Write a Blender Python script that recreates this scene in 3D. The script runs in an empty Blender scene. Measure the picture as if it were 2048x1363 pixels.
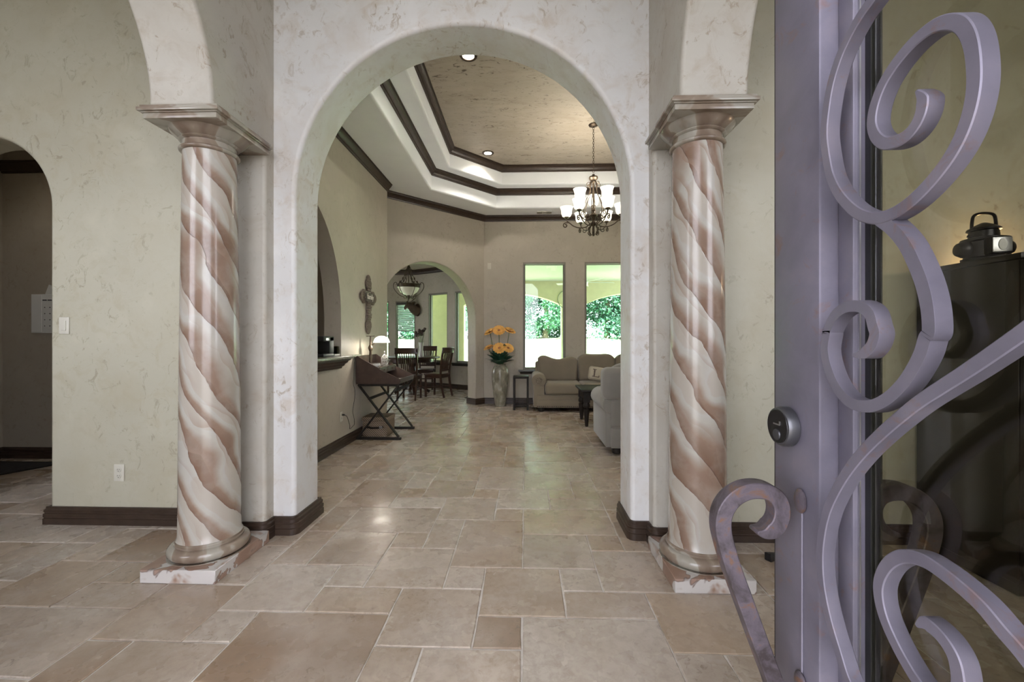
import bpy, bmesh, math, random
from mathutils import Vector, Matrix
random.seed(7)
PI = math.pi
SC = bpy.context.scene
COL = SC.collection

# ------------------------------------------------------------------ camera
F_PX, EYE, YAW, HORIZON = 845.0, 1.265, 0.0312, 677.0
cam_d = bpy.data.cameras.new('camera')
cam = bpy.data.objects.new('camera', cam_d)
COL.objects.link(cam)
cam.location = (0, 0, EYE)
cam.rotation_euler = (PI / 2, 0, YAW)
cam_d.sensor_fit = 'HORIZONTAL'
cam_d.sensor_width = 36.0
cam_d.lens = 36.0 * F_PX / 2048.0
cam_d.shift_y = -(681.5 - HORIZON) / 2048.0
cam_d.clip_start = 0.02
cam_d.clip_end = 300
SC.camera = cam

# ------------------------------------------------------------------ sky, sun, exposure
w = bpy.data.worlds.new('sky')
SC.world = w
w.use_nodes = True
bg = w.node_tree.nodes['Background']
bg.inputs['Color'].default_value = (0.90, 0.91, 1.0, 1)
bg.inputs['Strength'].default_value = 7.4
sun_d = bpy.data.lights.new('sun', 'SUN')
sun_d.energy = 58.0
sun_d.angle = math.radians(1.0)
sun_d.color = (1.0, 0.95, 0.86)
sun = bpy.data.objects.new('sun', sun_d)
COL.objects.link(sun)
sun.rotation_euler = Vector((0.40, 0.42, -0.82)).to_track_quat('-Z', 'Y').to_euler()
SC.view_settings.view_transform = 'Standard'
SC.view_settings.look = 'None'
SC.view_settings.exposure = 0.2
SC.view_settings.gamma = 1.0
SC.view_settings.use_curve_mapping = False
SC.cycles.use_denoising = True
SC.cycles.max_bounces = 7
SC.cycles.diffuse_bounces = 4
SC.cycles.glossy_bounces = 3
SC.cycles.use_adaptive_sampling = True
SC.cycles.adaptive_threshold = 0.14
SC.cycles.adaptive_min_samples = 20
SC.cycles.transparent_max_bounces = 8
SC.cycles.sample_clamp_indirect = 6.0
SC.cycles.caustics_reflective = False
SC.cycles.caustics_refractive = False

# ------------------------------------------------------------------ materials
MATS = {}

class NT:
    def __init__(self, name):
        self.m = bpy.data.materials.new(name)
        self.m.use_nodes = True
        self.t = self.m.node_tree
        self.b = self.t.nodes['Principled BSDF']
        MATS[name] = self.m
    def n(self, kind, **kw):
        nd = self.t.nodes.new(kind)
        for k, v in kw.items():
            setattr(nd, k, v)
        return nd
    def set(self, sock, v):
        if hasattr(v, 'is_output') or isinstance(v, bpy.types.NodeSocket):
            self.t.links.new(v, sock)
        elif isinstance(v, (tuple, list)) and len(v) == 3 and sock.type == 'RGBA':
            sock.default_value = (*v, 1)
        else:
            sock.default_value = v
    def noise(self, vec, scale, detail=4.0, rough=0.55, dist=0.0):
        nd = self.n('ShaderNodeTexNoise')
        if vec is not None: self.t.links.new(vec, nd.inputs['Vector'])
        nd.inputs['Scale'].default_value = scale
        nd.inputs['Detail'].default_value = detail
        nd.inputs['Roughness'].default_value = rough
        nd.inputs['Distortion'].default_value = dist
        return nd.outputs['Fac']
    def ramp(self, fac, stops, interp='LINEAR'):
        nd = self.n('ShaderNodeValToRGB')
        nd.color_ramp.interpolation = interp
        el = nd.color_ramp.elements
        while len(el) < len(stops): el.new(0.5)
        for e, (p, c) in zip(el, stops):
            e.position = p
            e.color = (*c, 1) if isinstance(c, (tuple, list)) else (c, c, c, 1)
        self.t.links.new(fac, nd.inputs['Fac'])
        return nd.outputs['Color']
    def mix(self, fac, a, b, blend='MIX'):
        nd = self.n('ShaderNodeMix', data_type='RGBA', blend_type=blend)
        self.set(nd.inputs[0], fac)
        self.set(nd.inputs[6], a)
        self.set(nd.inputs[7], b)
        return nd.outputs[2]
    def math(self, op, a, b=None, c=None):
        nd = self.n('ShaderNodeMath', operation=op)
        for i, v in enumerate((a, b, c)):
            if v is not None: self.set(nd.inputs[i], v)
        return nd.outputs[0]
    def pos(self, scale=(1, 1, 1)):
        g = self.n('ShaderNodeNewGeometry')
        mp = self.n('ShaderNodeMapping')
        mp.inputs['Scale'].default_value = scale
        self.t.links.new(g.outputs['Position'], mp.inputs['Vector'])
        return mp.outputs['Vector']
    def obj(self, scale=(1, 1, 1)):
        g = self.n('ShaderNodeTexCoord')
        mp = self.n('ShaderNodeMapping')
        mp.inputs['Scale'].default_value = scale
        self.t.links.new(g.outputs['Object'], mp.inputs['Vector'])
        return mp.outputs['Vector']
    def bump(self, h, strength=0.2, dist=0.01):
        nd = self.n('ShaderNodeBump')
        nd.inputs['Strength'].default_value = strength
        nd.inputs['Distance'].default_value = dist
        self.t.links.new(h, nd.inputs['Height'])
        self.t.links.new(nd.outputs['Normal'], self.b.inputs['Normal'])
    def fin(self, color=None, rough=0.6, metal=0.0, spec=None, **kw):
        if color is not None: self.set(self.b.inputs['Base Color'], color)
        self.set(self.b.inputs['Roughness'], rough)
        self.b.inputs['Metallic'].default_value = metal
        if spec is not None: self.b.inputs['Specular IOR Level'].default_value = spec
        for k, v in kw.items():
            self.set(self.b.inputs[k], v)
        return self.m

def plain(name, color, rough=0.6, metal=0.0, var=0.12, scale=8.0, bump=0.0, spec=None, **kw):
    t = NT(name)
    n = t.noise(t.obj(), scale, 4)
    lo = tuple(c * (1 - var) for c in color)
    hi = tuple(min(1, c * (1 + var)) for c in color)
    if bump: t.bump(n, bump, 0.004)
    return t.fin(t.ramp(n, [(0.3, lo), (0.7, hi)]), rough, metal, spec, **kw)

def plaster(name, base, warm, dark, smear=0.5, stretch=(1, 1, 1), rough=0.5, bump=0.25):
    t = NT(name)
    p = t.pos(stretch)
    c = t.mix(t.ramp(t.noise(p, 0.9, 3), [(0.35, 0.0), (0.7, 1.0)]), base, tuple(b * 0.90 for b in base))
    c = t.mix(t.ramp(t.noise(p, 2.4, 4, 0.62, 0.4), [(0.47, 0.0), (0.74, smear * 0.75)]), c, warm)
    mask = t.ramp(t.noise(p, 2.0, 3, 0.5), [(0.36, 0.25), (0.58, 1.0)])
    sm = t.ramp(t.noise(p, 7.5, 5, 0.66, 0.7), [(0.50, 0.0), (0.68, smear)])
    c = t.mix(t.math('MULTIPLY', sm, mask), c, warm)
    g2 = t.ramp(t.noise(t.pos(tuple(s * k for s, k in zip(stretch, (1.0, 1.0, 0.8)))), 11.0, 5, 0.72, 1.4), [(0.575, 0.0), (0.65, smear * 1.1)])
    c = t.mix(t.math('MULTIPLY', g2, mask), c, dark)
    c = t.mix(t.ramp(t.noise(p, 3.6, 3, 0.6, 0.4), [(0.26, 0.35), (0.44, 0.0)]), c, tuple(min(1, b * 1.14) for b in base))
    t.bump(t.noise(p, 14.0, 3, 0.6, 0.5), bump, 0.004)
    return t.fin(c, rough, 0.0, 0.35)

plaster('plaster_arcade', (0.475, 0.452, 0.395), (0.37, 0.315, 0.245), (0.28, 0.225, 0.16), 0.75)  # darker copy of the foyer plaster; the arcades' weaker light is in the colour
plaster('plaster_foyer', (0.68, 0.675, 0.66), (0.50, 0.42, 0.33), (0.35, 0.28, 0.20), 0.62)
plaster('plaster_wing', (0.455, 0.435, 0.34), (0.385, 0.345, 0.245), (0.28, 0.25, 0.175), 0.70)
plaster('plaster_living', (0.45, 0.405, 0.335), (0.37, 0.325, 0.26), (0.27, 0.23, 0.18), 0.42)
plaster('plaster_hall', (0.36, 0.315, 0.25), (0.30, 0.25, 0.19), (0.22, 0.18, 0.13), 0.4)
plaster('plaster_tray', (0.45, 0.40, 0.33), (0.36, 0.305, 0.24), (0.10, 0.078, 0.055), 0.95, (0.7, 1.8, 1))
plain('ceiling_white', (0.92, 0.945, 0.985), 0.75, var=0.03, scale=3)
plain('dark_wood_trim', (0.040, 0.025, 0.017), 0.38, var=0.25, scale=14, spec=0.4)
plain('dark_wood', (0.016, 0.012, 0.009), 0.5, var=0.3, scale=20, spec=0.2)
plain('espresso_wood', (0.020, 0.017, 0.014), 0.55, var=0.25, scale=16, spec=0.18)

def wood(name, a, b, rough=0.4, st=(2, 2, 24)):
    t = NT(name)
    n = t.noise(t.obj(st), 3.0, 6, 0.6, 0.4)
    t.bump(n, 0.1, 0.002)
    return t.fin(t.ramp(n, [(0.3, a), (0.7, b)]), rough)
wood('desk_wood', (0.036, 0.021, 0.015), (0.062, 0.037, 0.027), 0.36, (3, 22, 3))
wood('weathered_wood', (0.09, 0.068, 0.052), (0.20, 0.155, 0.125), 0.8, (10, 10, 40))
wood('chair_wood', (0.032, 0.014, 0.008), (0.062, 0.028, 0.016), 0.3, (4, 4, 16))

def tile_mat():
    t = NT('travertine')
    oi = t.n('ShaderNodeObjectInfo')
    g = t.n('ShaderNodeNewGeometry')
    rnd = t.math('FRACT', t.math('ADD', oi.outputs['Random'], g.outputs['Random Per Island']))
    add = t.n('ShaderNodeVectorMath', operation='MULTIPLY_ADD')
    t.t.links.new(rnd, add.inputs[0])
    add.inputs[1].default_value = (37.0, 53.0, 11.0)
    t.t.links.new(g.outputs['Position'], add.inputs[2])
    v = add.outputs[0]
    base = t.ramp(rnd, [(0.0, (0.365, 0.275, 0.195)), (0.2, (0.475, 0.415, 0.35)), (0.38, (0.295, 0.205, 0.135)), (0.55, (0.50, 0.445, 0.385)), (0.75, (0.40, 0.31, 0.225)), (1.0, (0.45, 0.365, 0.28))])
    c = t.mix(t.ramp(t.noise(v, 2.6, 3, 0.5, 0.2), [(0.36, 0.0), (0.72, 0.55)]), base, (0.53, 0.485, 0.43))
    dk = t.ramp(t.noise(v, 2.2, 4, 0.55, 0.5), [(0.44, 0.0), (0.80, 0.7)])
    dk = t.math('MULTIPLY', dk, t.ramp(t.math('FRACT', t.math('MULTIPLY', rnd, 7.3)), [(0.25, 0.1), (0.85, 1.0)]))
    c = t.mix(dk, c, (0.20, 0.135, 0.085))
    c = t.mix(t.ramp(t.noise(v, 26.0, 6, 0.7, 0.4), [(0.36, 0.38), (0.58, 0.0)]), c, (0.24, 0.18, 0.125))
    pit = t.noise(v, 24.0, 5, 0.7, 1.6)
    pf = t.ramp(pit, [(0.575, 0.0), (0.65, 0.8)])
    pf = t.math('MULTIPLY', pf, t.ramp(t.noise(v, 3.5, 3), [(0.42, 0.0), (0.60, 1.0)]))
    c = t.mix(pf, c, (0.20, 0.16, 0.12))
    h = t.math('SUBTRACT', t.noise(v, 9.0, 4), t.math('MULTIPLY', pf, 1.5))
    t.bump(h, 0.12, 0.004)
    rg = t.ramp(t.noise(v, 5.0, 4), [(0.3, 0.20), (0.75, 0.36)])
    return t.fin(c, rg, 0.0, 0.45)
tile_mat()
plain('grout', (0.60, 0.565, 0.52), 0.85, var=0.12, scale=30, bump=0.3)

def marble(name, shaft):
    t = NT(name)
    o = t.obj()
    cream = (0.41, 0.385, 0.335)
    if shaft:
        sx = t.n('ShaderNodeSeparateXYZ')
        t.t.links.new(o, sx.inputs[0])
        ang = t.math('ARCTAN2', sx.outputs['X'], t.math('MULTIPLY', sx.outputs['Y'], -1.0))
        oi = t.n('ShaderNodeObjectInfo')
        v = t.math('ADD', t.math('MULTIPLY', ang, 5.0 / (2 * PI)), t.math('MULTIPLY', sx.outputs['Z'], 3.6))
        v = t.math('ADD', v, t.math('MULTIPLY', oi.outputs['Random'], 5.0))
        ov = t.n('ShaderNodeVectorMath', operation='MULTIPLY_ADD')
        t.t.links.new(oi.outputs['Random'], ov.inputs[0]); ov.inputs[1].default_value = (17, 9, 5); t.t.links.new(o, ov.inputs[2])
        oo = ov.outputs[0]
        va = t.math('ADD', v, t.math('MULTIPLY', t.math('SUBTRACT', t.noise(oo, 2.6, 1.5, 0.5), 0.5), 1.5))
        va = t.math('ADD', va, t.math('MULTIPLY', t.math('SUBTRACT', t.noise(oo, 14.0, 3, 0.6), 0.5), 0.16))
        fr = t.math('FRACT', va)
        fw = t.math('MINIMUM', t.math('MULTIPLY', fr, t.ramp(t.noise(oo, 2.2, 1.5, 0.5), [(0.34, 0.22), (0.47, 0.55), (0.56, 1.0), (0.66, 1.0)])), 1.0)
        fw = t.math('MULTIPLY', fw, 1.7)
        br, lb = (0.185, 0.112, 0.076), (0.25, 0.17, 0.125)
        band = t.ramp(t.math('MINIMUM', fw, 0.975), [(0.0, (0.10, 0.062, 0.043)), (0.018, br), (0.14, (0.21, 0.14, 0.10)), (0.34, lb), (0.52, (0.345, 0.30, 0.25)), (0.66, cream), (0.88, (0.42, 0.40, 0.365)), (0.988, (0.40, 0.36, 0.305)), (1.0, (0.20, 0.13, 0.09))])
        vb = t.math('ADD', t.math('MULTIPLY', v, 1.5), t.math('MULTIPLY', t.noise(oo, 3.3, 2, 0.5), 2.6))
        f2 = t.math('FRACT', vb)
        m2 = t.ramp(f2, [(0.0, 0.75), (0.10, 0.55), (0.32, 0.0), (0.995, 0.0), (1.0, 0.7)])
        m2 = t.math('MULTIPLY', m2, t.ramp(t.noise(oo, 2.0, 2), [(0.36, 0.0), (0.58, 1.0)]))
        c = t.mix(m2, band, (0.275, 0.19, 0.14))
        c = t.mix(t.ramp(t.noise(oo, 8.0, 5, 0.6, 0.3), [(0.45, 0.0), (0.80, 0.45)]), c, (0.37, 0.33, 0.285))
        edge = t.ramp(fr, [(0.0, 0.0), (0.012, 1.0), (0.985, 1.0), (1.0, 0.0)])
        t.bump(edge, 0.3, 0.003)
    else:
        n = t.noise(o, 4.2, 3, 0.5, 1.0)
        c = t.ramp(n, [(0.42, (0.26, 0.165, 0.12)), (0.485, (0.30, 0.20, 0.155)), (0.495, (0.17, 0.12, 0.10)), (0.505, (0.50, 0.47, 0.44)), (0.60, (0.50, 0.475, 0.45)), (0.645, (0.40, 0.33, 0.28)), (0.68, (0.27, 0.175, 0.13))])
    return t.fin(c, 0.2, 0.0, 0.4, **{'Coat Weight': 0.12, 'Coat Roughness': 0.06})
marble('marble_shaft', True)
marble('marble_block', False)
def marble_cap():
    t = NT('marble_cap')
    o = t.obj()
    n = t.noise(o, 3.4, 3, 0.5, 0.9)
    c = t.ramp(n, [(0.36, (0.17, 0.125, 0.092)), (0.47, (0.24, 0.19, 0.145)), (0.50, (0.33, 0.305, 0.255)), (0.60, (0.30, 0.275, 0.23)), (0.66, (0.235, 0.195, 0.155))])
    return t.fin(c, 0.22, 0.0, 0.4, **{'Coat Weight': 0.12, 'Coat Roughness': 0.06})
marble_cap()

def iron():
    t = NT('iron')
    o = t.pos()
    n = t.noise(o, 9.0, 5, 0.6, 0.5)
    c = t.ramp(n, [(0.3, (0.14, 0.13, 0.168)), (0.55, (0.18, 0.166, 0.212)), (0.75, (0.22, 0.195, 0.235))])
    c = t.mix(t.ramp(t.noise(o, 16.0, 6, 0.7, 0.8), [(0.585, 0.0), (0.70, 0.6)]), c, (0.21, 0.115, 0.085))
    t.bump(t.noise(o, 45.0, 4), 0.18, 0.002)
    return t.fin(c, t.ramp(n, [(0.3, 0.44), (0.7, 0.6)]), 0.4)
iron()
def rusty():
    t = NT('iron_rusty')
    o = t.pos()
    n = t.noise(o, 22.0, 5, 0.65, 0.6)
    c = t.ramp(n, [(0.34, (0.045, 0.034, 0.036)), (0.46, (0.085, 0.070, 0.082)), (0.56, (0.115, 0.095, 0.115)), (0.63, (0.15, 0.085, 0.06)), (0.72, (0.22, 0.12, 0.075))])
    t.bump(t.noise(o, 70.0, 4), 0.3, 0.002)
    return t.fin(c, 0.5, 0.35)
rusty()
plain('gunmetal', (0.10, 0.10, 0.11), 0.35, 0.7, var=0.2)
plain('black_rubber', (0.012, 0.012, 0.013), 0.5, var=0.1)
plain('steel', (0.42, 0.42, 0.44), 0.28, 0.9, var=0.1)
plain('dark_metal', (0.018, 0.016, 0.018), 0.3, 0.5, var=0.2)
plain('bronze', (0.075, 0.055, 0.038), 0.42, 0.75, var=0.35, scale=25)
plain('cabinet_black', (0.016, 0.013, 0.010), 0.42, var=0.3, scale=5)
plain('plastic_white', (0.62, 0.61, 0.57), 0.45, var=0.02)
plain('plate_cream', (0.55, 0.53, 0.45), 0.45, var=0.02)
plain('window_frame', (0.20, 0.185, 0.15), 0.5, var=0.06)
plain('sill_wood', (0.032, 0.028, 0.023), 0.35, var=0.2)
plain('patio_stucco', (0.62, 0.57, 0.36), 0.85, var=0.06, scale=6)
plain('patio_ceiling', (0.66, 0.68, 0.60), 0.8, var=0.04)
plain('fan_white', (0.75, 0.75, 0.72), 0.5, var=0.02)
plain('driveway_grey', (0.10, 0.098, 0.096), 0.9, var=0.1, scale=2)  # unseen front ground, darkened to cut light bounced into the foyer
plain('concrete', (0.42, 0.40, 0.36), 0.85, var=0.12, scale=2)
plain('lawn_green', (0.36, 0.46, 0.26), 0.9, var=0.25, scale=1.2)
plain('bark', (0.11, 0.085, 0.06), 0.9, var=0.3, scale=10)
plain('leaf_dark', (0.028, 0.095, 0.055), 0.55, var=0.45, scale=3)
plain('leaf_mid', (0.050, 0.150, 0.080), 0.55, var=0.4, scale=3)
plain('stem_green', (0.075, 0.12, 0.045), 0.6, var=0.3, scale=9)
plain('petal_orange', (0.74, 0.40, 0.10), 0.6, var=0.25, scale=14)
plain('petal_heart', (0.33, 0.14, 0.06), 0.8, var=0.3, scale=40)
plain('paper', (0.72, 0.72, 0.72), 0.7, var=0.03)
plain('granite', (0.24, 0.235, 0.19), 0.2, var=0.4, scale=60)
plain('rug_black', (0.018, 0.016, 0.015), 0.95, var=0.4, scale=30)
plain('dried_flower', (0.13, 0.10, 0.085), 0.9, var=0.4, scale=30)
plain('deer_hide', (0.085, 0.058, 0.038), 0.9, var=0.3, scale=12)
plain('antler', (0.17, 0.13, 0.09), 0.6, var=0.3, scale=12)
plain('blind_slat', (0.52, 0.60, 0.58), 0.6, var=0.04)
plain('plaque_grey', (0.10, 0.085, 0.07), 0.8, var=0.2, scale=20)
plain('lettering_pale', (0.75, 0.70, 0.62), 0.8, var=0.05)
plain('filigree_silver', (0.24, 0.23, 0.22), 0.45, 0.5, var=0.35, scale=40)
plain('glaze_green', (0.20, 0.23, 0.14), 0.3, var=0.2, scale=20)
plain('asphalt_shingle', (0.10, 0.10, 0.10), 0.9, var=0.2)

def fabric(name, col, s=240):
    t = NT(name)
    n = t.noise(t.obj(), s, 2)
    c = t.mix(t.ramp(t.noise(t.obj(), 5, 4), [(0.35, 0.0), (0.7, 0.5)]), col, tuple(x * 0.82 for x in col))
    t.bump(n, 0.35, 0.002)
    return t.fin(c, 0.9, 0.0, 0.2, **{'Sheen Weight': 0.25})
fabric('sofa_fabric', (0.225, 0.19, 0.14))
fabric('sofa_fabric_grey', (0.205, 0.19, 0.165))
fabric('pillow_cream', (0.46, 0.41, 0.32))

def wicker():
    t = NT('wicker')
    o = t.obj()
    wv = t.n('ShaderNodeTexWave', wave_type='BANDS', bands_direction='Z')
    wv.inputs['Scale'].default_value = 26
    wv.inputs['Distortion'].default_value = 1.0
    t.t.links.new(o, wv.inputs['Vector'])
    wx = t.n('ShaderNodeTexWave', wave_type='BANDS', bands_direction='DIAGONAL')
    wx.inputs['Scale'].default_value = 22
    t.t.links.new(o, wx.inputs['Vector'])
    h = t.math('MULTIPLY', wv.outputs['Fac'], wx.outputs['Fac'])
    t.bump(h, 0.8, 0.006)
    return t.fin(t.ramp(h, [(0.03, (0.10, 0.07, 0.045)), (0.30, (0.32, 0.235, 0.16)), (0.8, (0.48, 0.38, 0.28))]), 0.7)
wicker()

def vase_mat():
    t = NT('vase_glaze')
    o = t.obj((1, 1, 0.6))
    n = t.noise(o, 9, 5, 0.6, 1.0)
    c = t.ramp(n, [(0.35, (0.16, 0.145, 0.105)), (0.55, (0.27, 0.25, 0.19)), (0.68, (0.42, 0.40, 0.33))])
    return t.fin(c, 0.25, 0.0, 0.5)
vase_mat()

def glow(name, col, strength, base=(0.8, 0.78, 0.7)):
    t = NT(name)
    return t.fin(base, 0.4, 0.0, None, **{'Emission Color': col, 'Emission Strength': strength})
glow('lamp_shade_glow', (1.0, 0.90, 0.70), 1.6)
glow('can_glow', (1.0, 0.86, 0.68), 26.0)
glow('desk_lamp_glow', (1.0, 0.95, 0.86), 5.0)
glow('added_uplight_glow', (1.0, 0.66, 0.36), 12.0)
glow('alabaster', (1.0, 0.90, 0.70), 0.12, (0.42, 0.42, 0.33))

def pane(name, tint, ior=1.45):
    t = NT(name)
    t.t.nodes.remove(t.b)
    out = t.t.nodes['Material Output']
    tr = t.n('ShaderNodeBsdfTransparent')
    tr.inputs['Color'].default_value = (*tint, 1)
    gl = t.n('ShaderNodeBsdfGlossy')
    gl.inputs['Roughness'].default_value = 0.0
    fr = t.n('ShaderNodeFresnel')
    gm = t.n('ShaderNodeNewGeometry')             # same mirror strength from both sides of the sheet
    t.t.links.new(t.math('ADD', t.math('MULTIPLY', gm.outputs['Backfacing'], 1.0 / ior - ior), ior), fr.inputs['IOR'])
    mx = t.n('ShaderNodeMixShader')
    t.t.links.new(fr.outputs[0], mx.inputs[0])
    t.t.links.new(tr.outputs[0], mx.inputs[1])
    t.t.links.new(gl.outputs[0], mx.inputs[2])
    t.t.links.new(mx.outputs[0], out.inputs['Surface'])
    return t.m
pane('glass_window', (0.885, 0.985, 0.94))
pane('glass_door', (0.70, 0.69, 0.61))
pane('glass_clear', (0.93, 0.95, 0.93))

# ------------------------------------------------------------------ mesh helpers
class MB:
    """collects faces; build() links them as one mesh object"""
    def __init__(self):
        self.v = []; self.f = []
    def add(self, vs, fs, M=None):
        o = len(self.v)
        self.v += [tuple(M @ Vector(p)) if M is not None else tuple(p) for p in vs]
        self.f += [tuple(i + o for i in q) for q in fs]
        return self
    def box(self, x0, x1, y0, y1, z0, z1, M=None):
        vs = [(x0, y0, z0), (x1, y0, z0), (x1, y1, z0), (x0, y1, z0), (x0, y0, z1), (x1, y0, z1), (x1, y1, z1), (x0, y1, z1)]
        return self.add(vs, [(0, 3, 2, 1), (4, 5, 6, 7), (0, 1, 5, 4), (1, 2, 6, 5), (2, 3, 7, 6), (3, 0, 4, 7)], M)
    def lathe(self, prof, n=24, M=None, cap=True):
        vs = []; fs = []
        for r, z in prof:
            for k in range(n):
                a = 2 * PI * k / n
                vs.append((r * math.cos(a), r * math.sin(a), z))
        for i in range(len(prof) - 1):
            for k in range(n):
                a, b = i * n + k, i * n + (k + 1) % n
                fs.append((a, b, b + n, a + n))
        if cap:
            if prof[0][0] > 1e-5: fs.append(tuple(range(n))[::-1])
            if prof[-1][0] > 1e-5: fs.append(tuple((len(prof) - 1) * n + k for k in range(n)))
        return self.add(vs, fs, M)
    def tube(self, pts, r, n=8, M=None, cap=True):
        pts = [Vector(p) for p in pts]
        rr = r if isinstance(r, (list, tuple)) else [r] * len(pts)
        vs = []; fs = []
        t0 = (pts[1] - pts[0]).normalized()
        up = Vector((0, 0, 1)) if abs(t0.z) < 0.9 else Vector((1, 0, 0))
        u = t0.cross(up).normalized()
        for i, p in enumerate(pts):
            t = (pts[min(i + 1, len(pts) - 1)] - pts[max(i - 1, 0)])
            t = t.normalized() if t.length > 1e-9 else t0
            u = (u - t * u.dot(t))
            u = u.normalized() if u.length > 1e-6 else t.orthogonal().normalized()
            wv = t.cross(u)
            for k in range(n):
                a = 2 * PI * k / n
                vs.append(tuple(p + u * (rr[i] * math.cos(a)) + wv * (rr[i] * math.sin(a))))
        for i in range(len(pts) - 1):
            for k in range(n):
                a, b = i * n + k, i * n + (k + 1) % n
                fs.append((a, a + n, b + n, b))
        if cap:
            fs.append(tuple(range(n))); fs.append(tuple((len(pts) - 1) * n + k for k in range(n))[::-1])
        return self.add(vs, fs, M)
    def strap(self, pts, wid, thk, nrm, M=None, taper=None):
        """rectangular bar swept along pts; wid lies in the plane of the curve, thk along nrm"""
        pts = [Vector(p) for p in pts]; nrm = Vector(nrm).normalized()
        vs = []; fs = []
        for i, p in enumerate(pts):
            t = (pts[min(i + 1, len(pts) - 1)] - pts[max(i - 1, 0)]).normalized()
            s = nrm.cross(t).normalized()
            k = taper[i] if taper else 1.0
            a, b = s * (wid / 2 * k), nrm * (thk / 2)
            vs += [tuple(p - a - b), tuple(p + a - b), tuple(p + a + b), tuple(p - a + b)]
        for i in range(len(pts) - 1):
            o = i * 4
            for k in range(4):
                fs.append((o + k, o + (k + 1) % 4, o + 4 + (k + 1) % 4, o + 4 + k))
        fs.append((3, 2, 1, 0)); o = (len(pts) - 1) * 4; fs.append((o, o + 1, o + 2, o + 3))
        return self.add(vs, fs, M)
    def beam(self, a, b, wx, wy, up=(0, 0, 1)):
        """square bar from a to b"""
        a, b = Vector(a), Vector(b)
        t = (b - a).normalized(); s = Vector(up).cross(t)
        s = s.normalized() if s.length > 1e-6 else Vector((1, 0, 0))
        q = t.cross(s)
        vs = []
        for p in (a, b):
            for i, j in ((-1, -1), (1, -1), (1, 1), (-1, 1)):
                vs.append(tuple(p + s * (i * wx / 2) + q * (j * wy / 2)))
        return self.add(vs, [(3, 2, 1, 0), (4, 5, 6, 7), (0, 1, 5, 4), (1, 2, 6, 5), (2, 3, 7, 6), (3, 0, 4, 7)])
    def prism(self, out, h0, h1, M=None):
        n = len(out)
        vs = [(x, y, h0) for x, y in out] + [(x, y, h1) for x, y in out]
        fs = [tuple(range(n))[::-1], tuple(range(n, 2 * n))] + [(k, (k + 1) % n, n + (k + 1) % n, n + k) for k in range(n)]
        return self.add(vs, fs, M)
    def sphere(self, c, r, nu=12, nv=8, M=None):
        if not isinstance(r, (tuple, list)): r = (r, r, r)
        prof = [(max(1e-4, math.sin(PI * i / nv)), -math.cos(PI * i / nv)) for i in range(nv + 1)]
        T = Matrix.Translation(c) @ Matrix.Diagonal((*r, 1))
        return self.lathe(prof, nu, (M @ T) if M is not None else T, cap=False)
    def build(self, name, mat, parent=None, bevel=0.0, seg=2, smooth=None, limit=35, loc=None, subsurf=0, wn=False):
        me = bpy.data.meshes.new(name)
        me.from_pydata(self.v, [], self.f)
        bm = bmesh.new(); bm.from_mesh(me)
        bmesh.ops.recalc_face_normals(bm, faces=bm.faces)
        if bevel > 0:
            ed = [e for e in bm.edges if len(e.link_faces) == 2 and e.calc_face_angle(0) > math.radians(limit)]
            bmesh.ops.bevel(bm, geom=ed, offset=bevel, segments=seg, profile=0.5, affect='EDGES', clamp_overlap=True)
        bm.to_mesh(me); bm.free()
        me.materials.append(MATS[mat])
        if smooth is None: smooth = 40
        if smooth:
            for p in me.polygons: p.use_smooth = True
            me.set_sharp_from_angle(angle=math.radians(smooth))
        o = bpy.data.objects.new(name, me)
        COL.objects.link(o)
        if parent is not None: o.parent = parent
        if loc is not None: o.location = loc
        if subsurf:
            s = o.modifiers.new('sub', 'SUBSURF'); s.levels = s.render_levels = subsurf
        if wn:
            m = o.modifiers.new('wn', 'WEIGHTED_NORMAL'); m.keep_sharp = True
        return o

def tag(o, label, cat=None, group=None, kind=None):
    if label: o['label'] = label
    if cat: o['category'] = cat
    if group: o['group'] = group
    if kind: o['kind'] = kind
    return o
def thing(name, label, cat, loc=(0, 0, 0), rz=0.0, group=None, kind=None):
    o = bpy.data.objects.new(name, None)
    o.empty_display_size = 0.1
    COL.objects.link(o)
    o.location = loc; o.rotation_euler = (0, 0, rz)
    return tag(o, label, cat, group, kind)
def struct(o, label, cat): return tag(o, label, cat, None, 'structure')
def clone(root, loc, rz=0.0, label=None, parent=None):
    c = root.copy(); COL.objects.link(c); c.parent = parent
    if loc is not None: c.location = loc; c.rotation_euler = (0, 0, rz)
    if label: c['label'] = label
    for ch in list(root.children):
        clone(ch, None, 0, None, c)
    return c
def smooth_path(pts, k=6):
    """Catmull-Rom through pts"""
    P = [Vector(p) for p in pts]
    P = [P[0] * 2 - P[1]] + P + [P[-1] * 2 - P[-2]]
    out = []
    for i in range(1, len(P) - 2):
        a, b, c, d = P[i - 1:i + 3]
        for j in range(k):
            t = j / k
            out.append(0.5 * ((2 * b) + (c - a) * t + (2 * a - 5 * b + 4 * c - d) * t * t + (-a + 3 * b - 3 * c + d) * t ** 3))
    out.append(P[-2])
    return out
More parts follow.
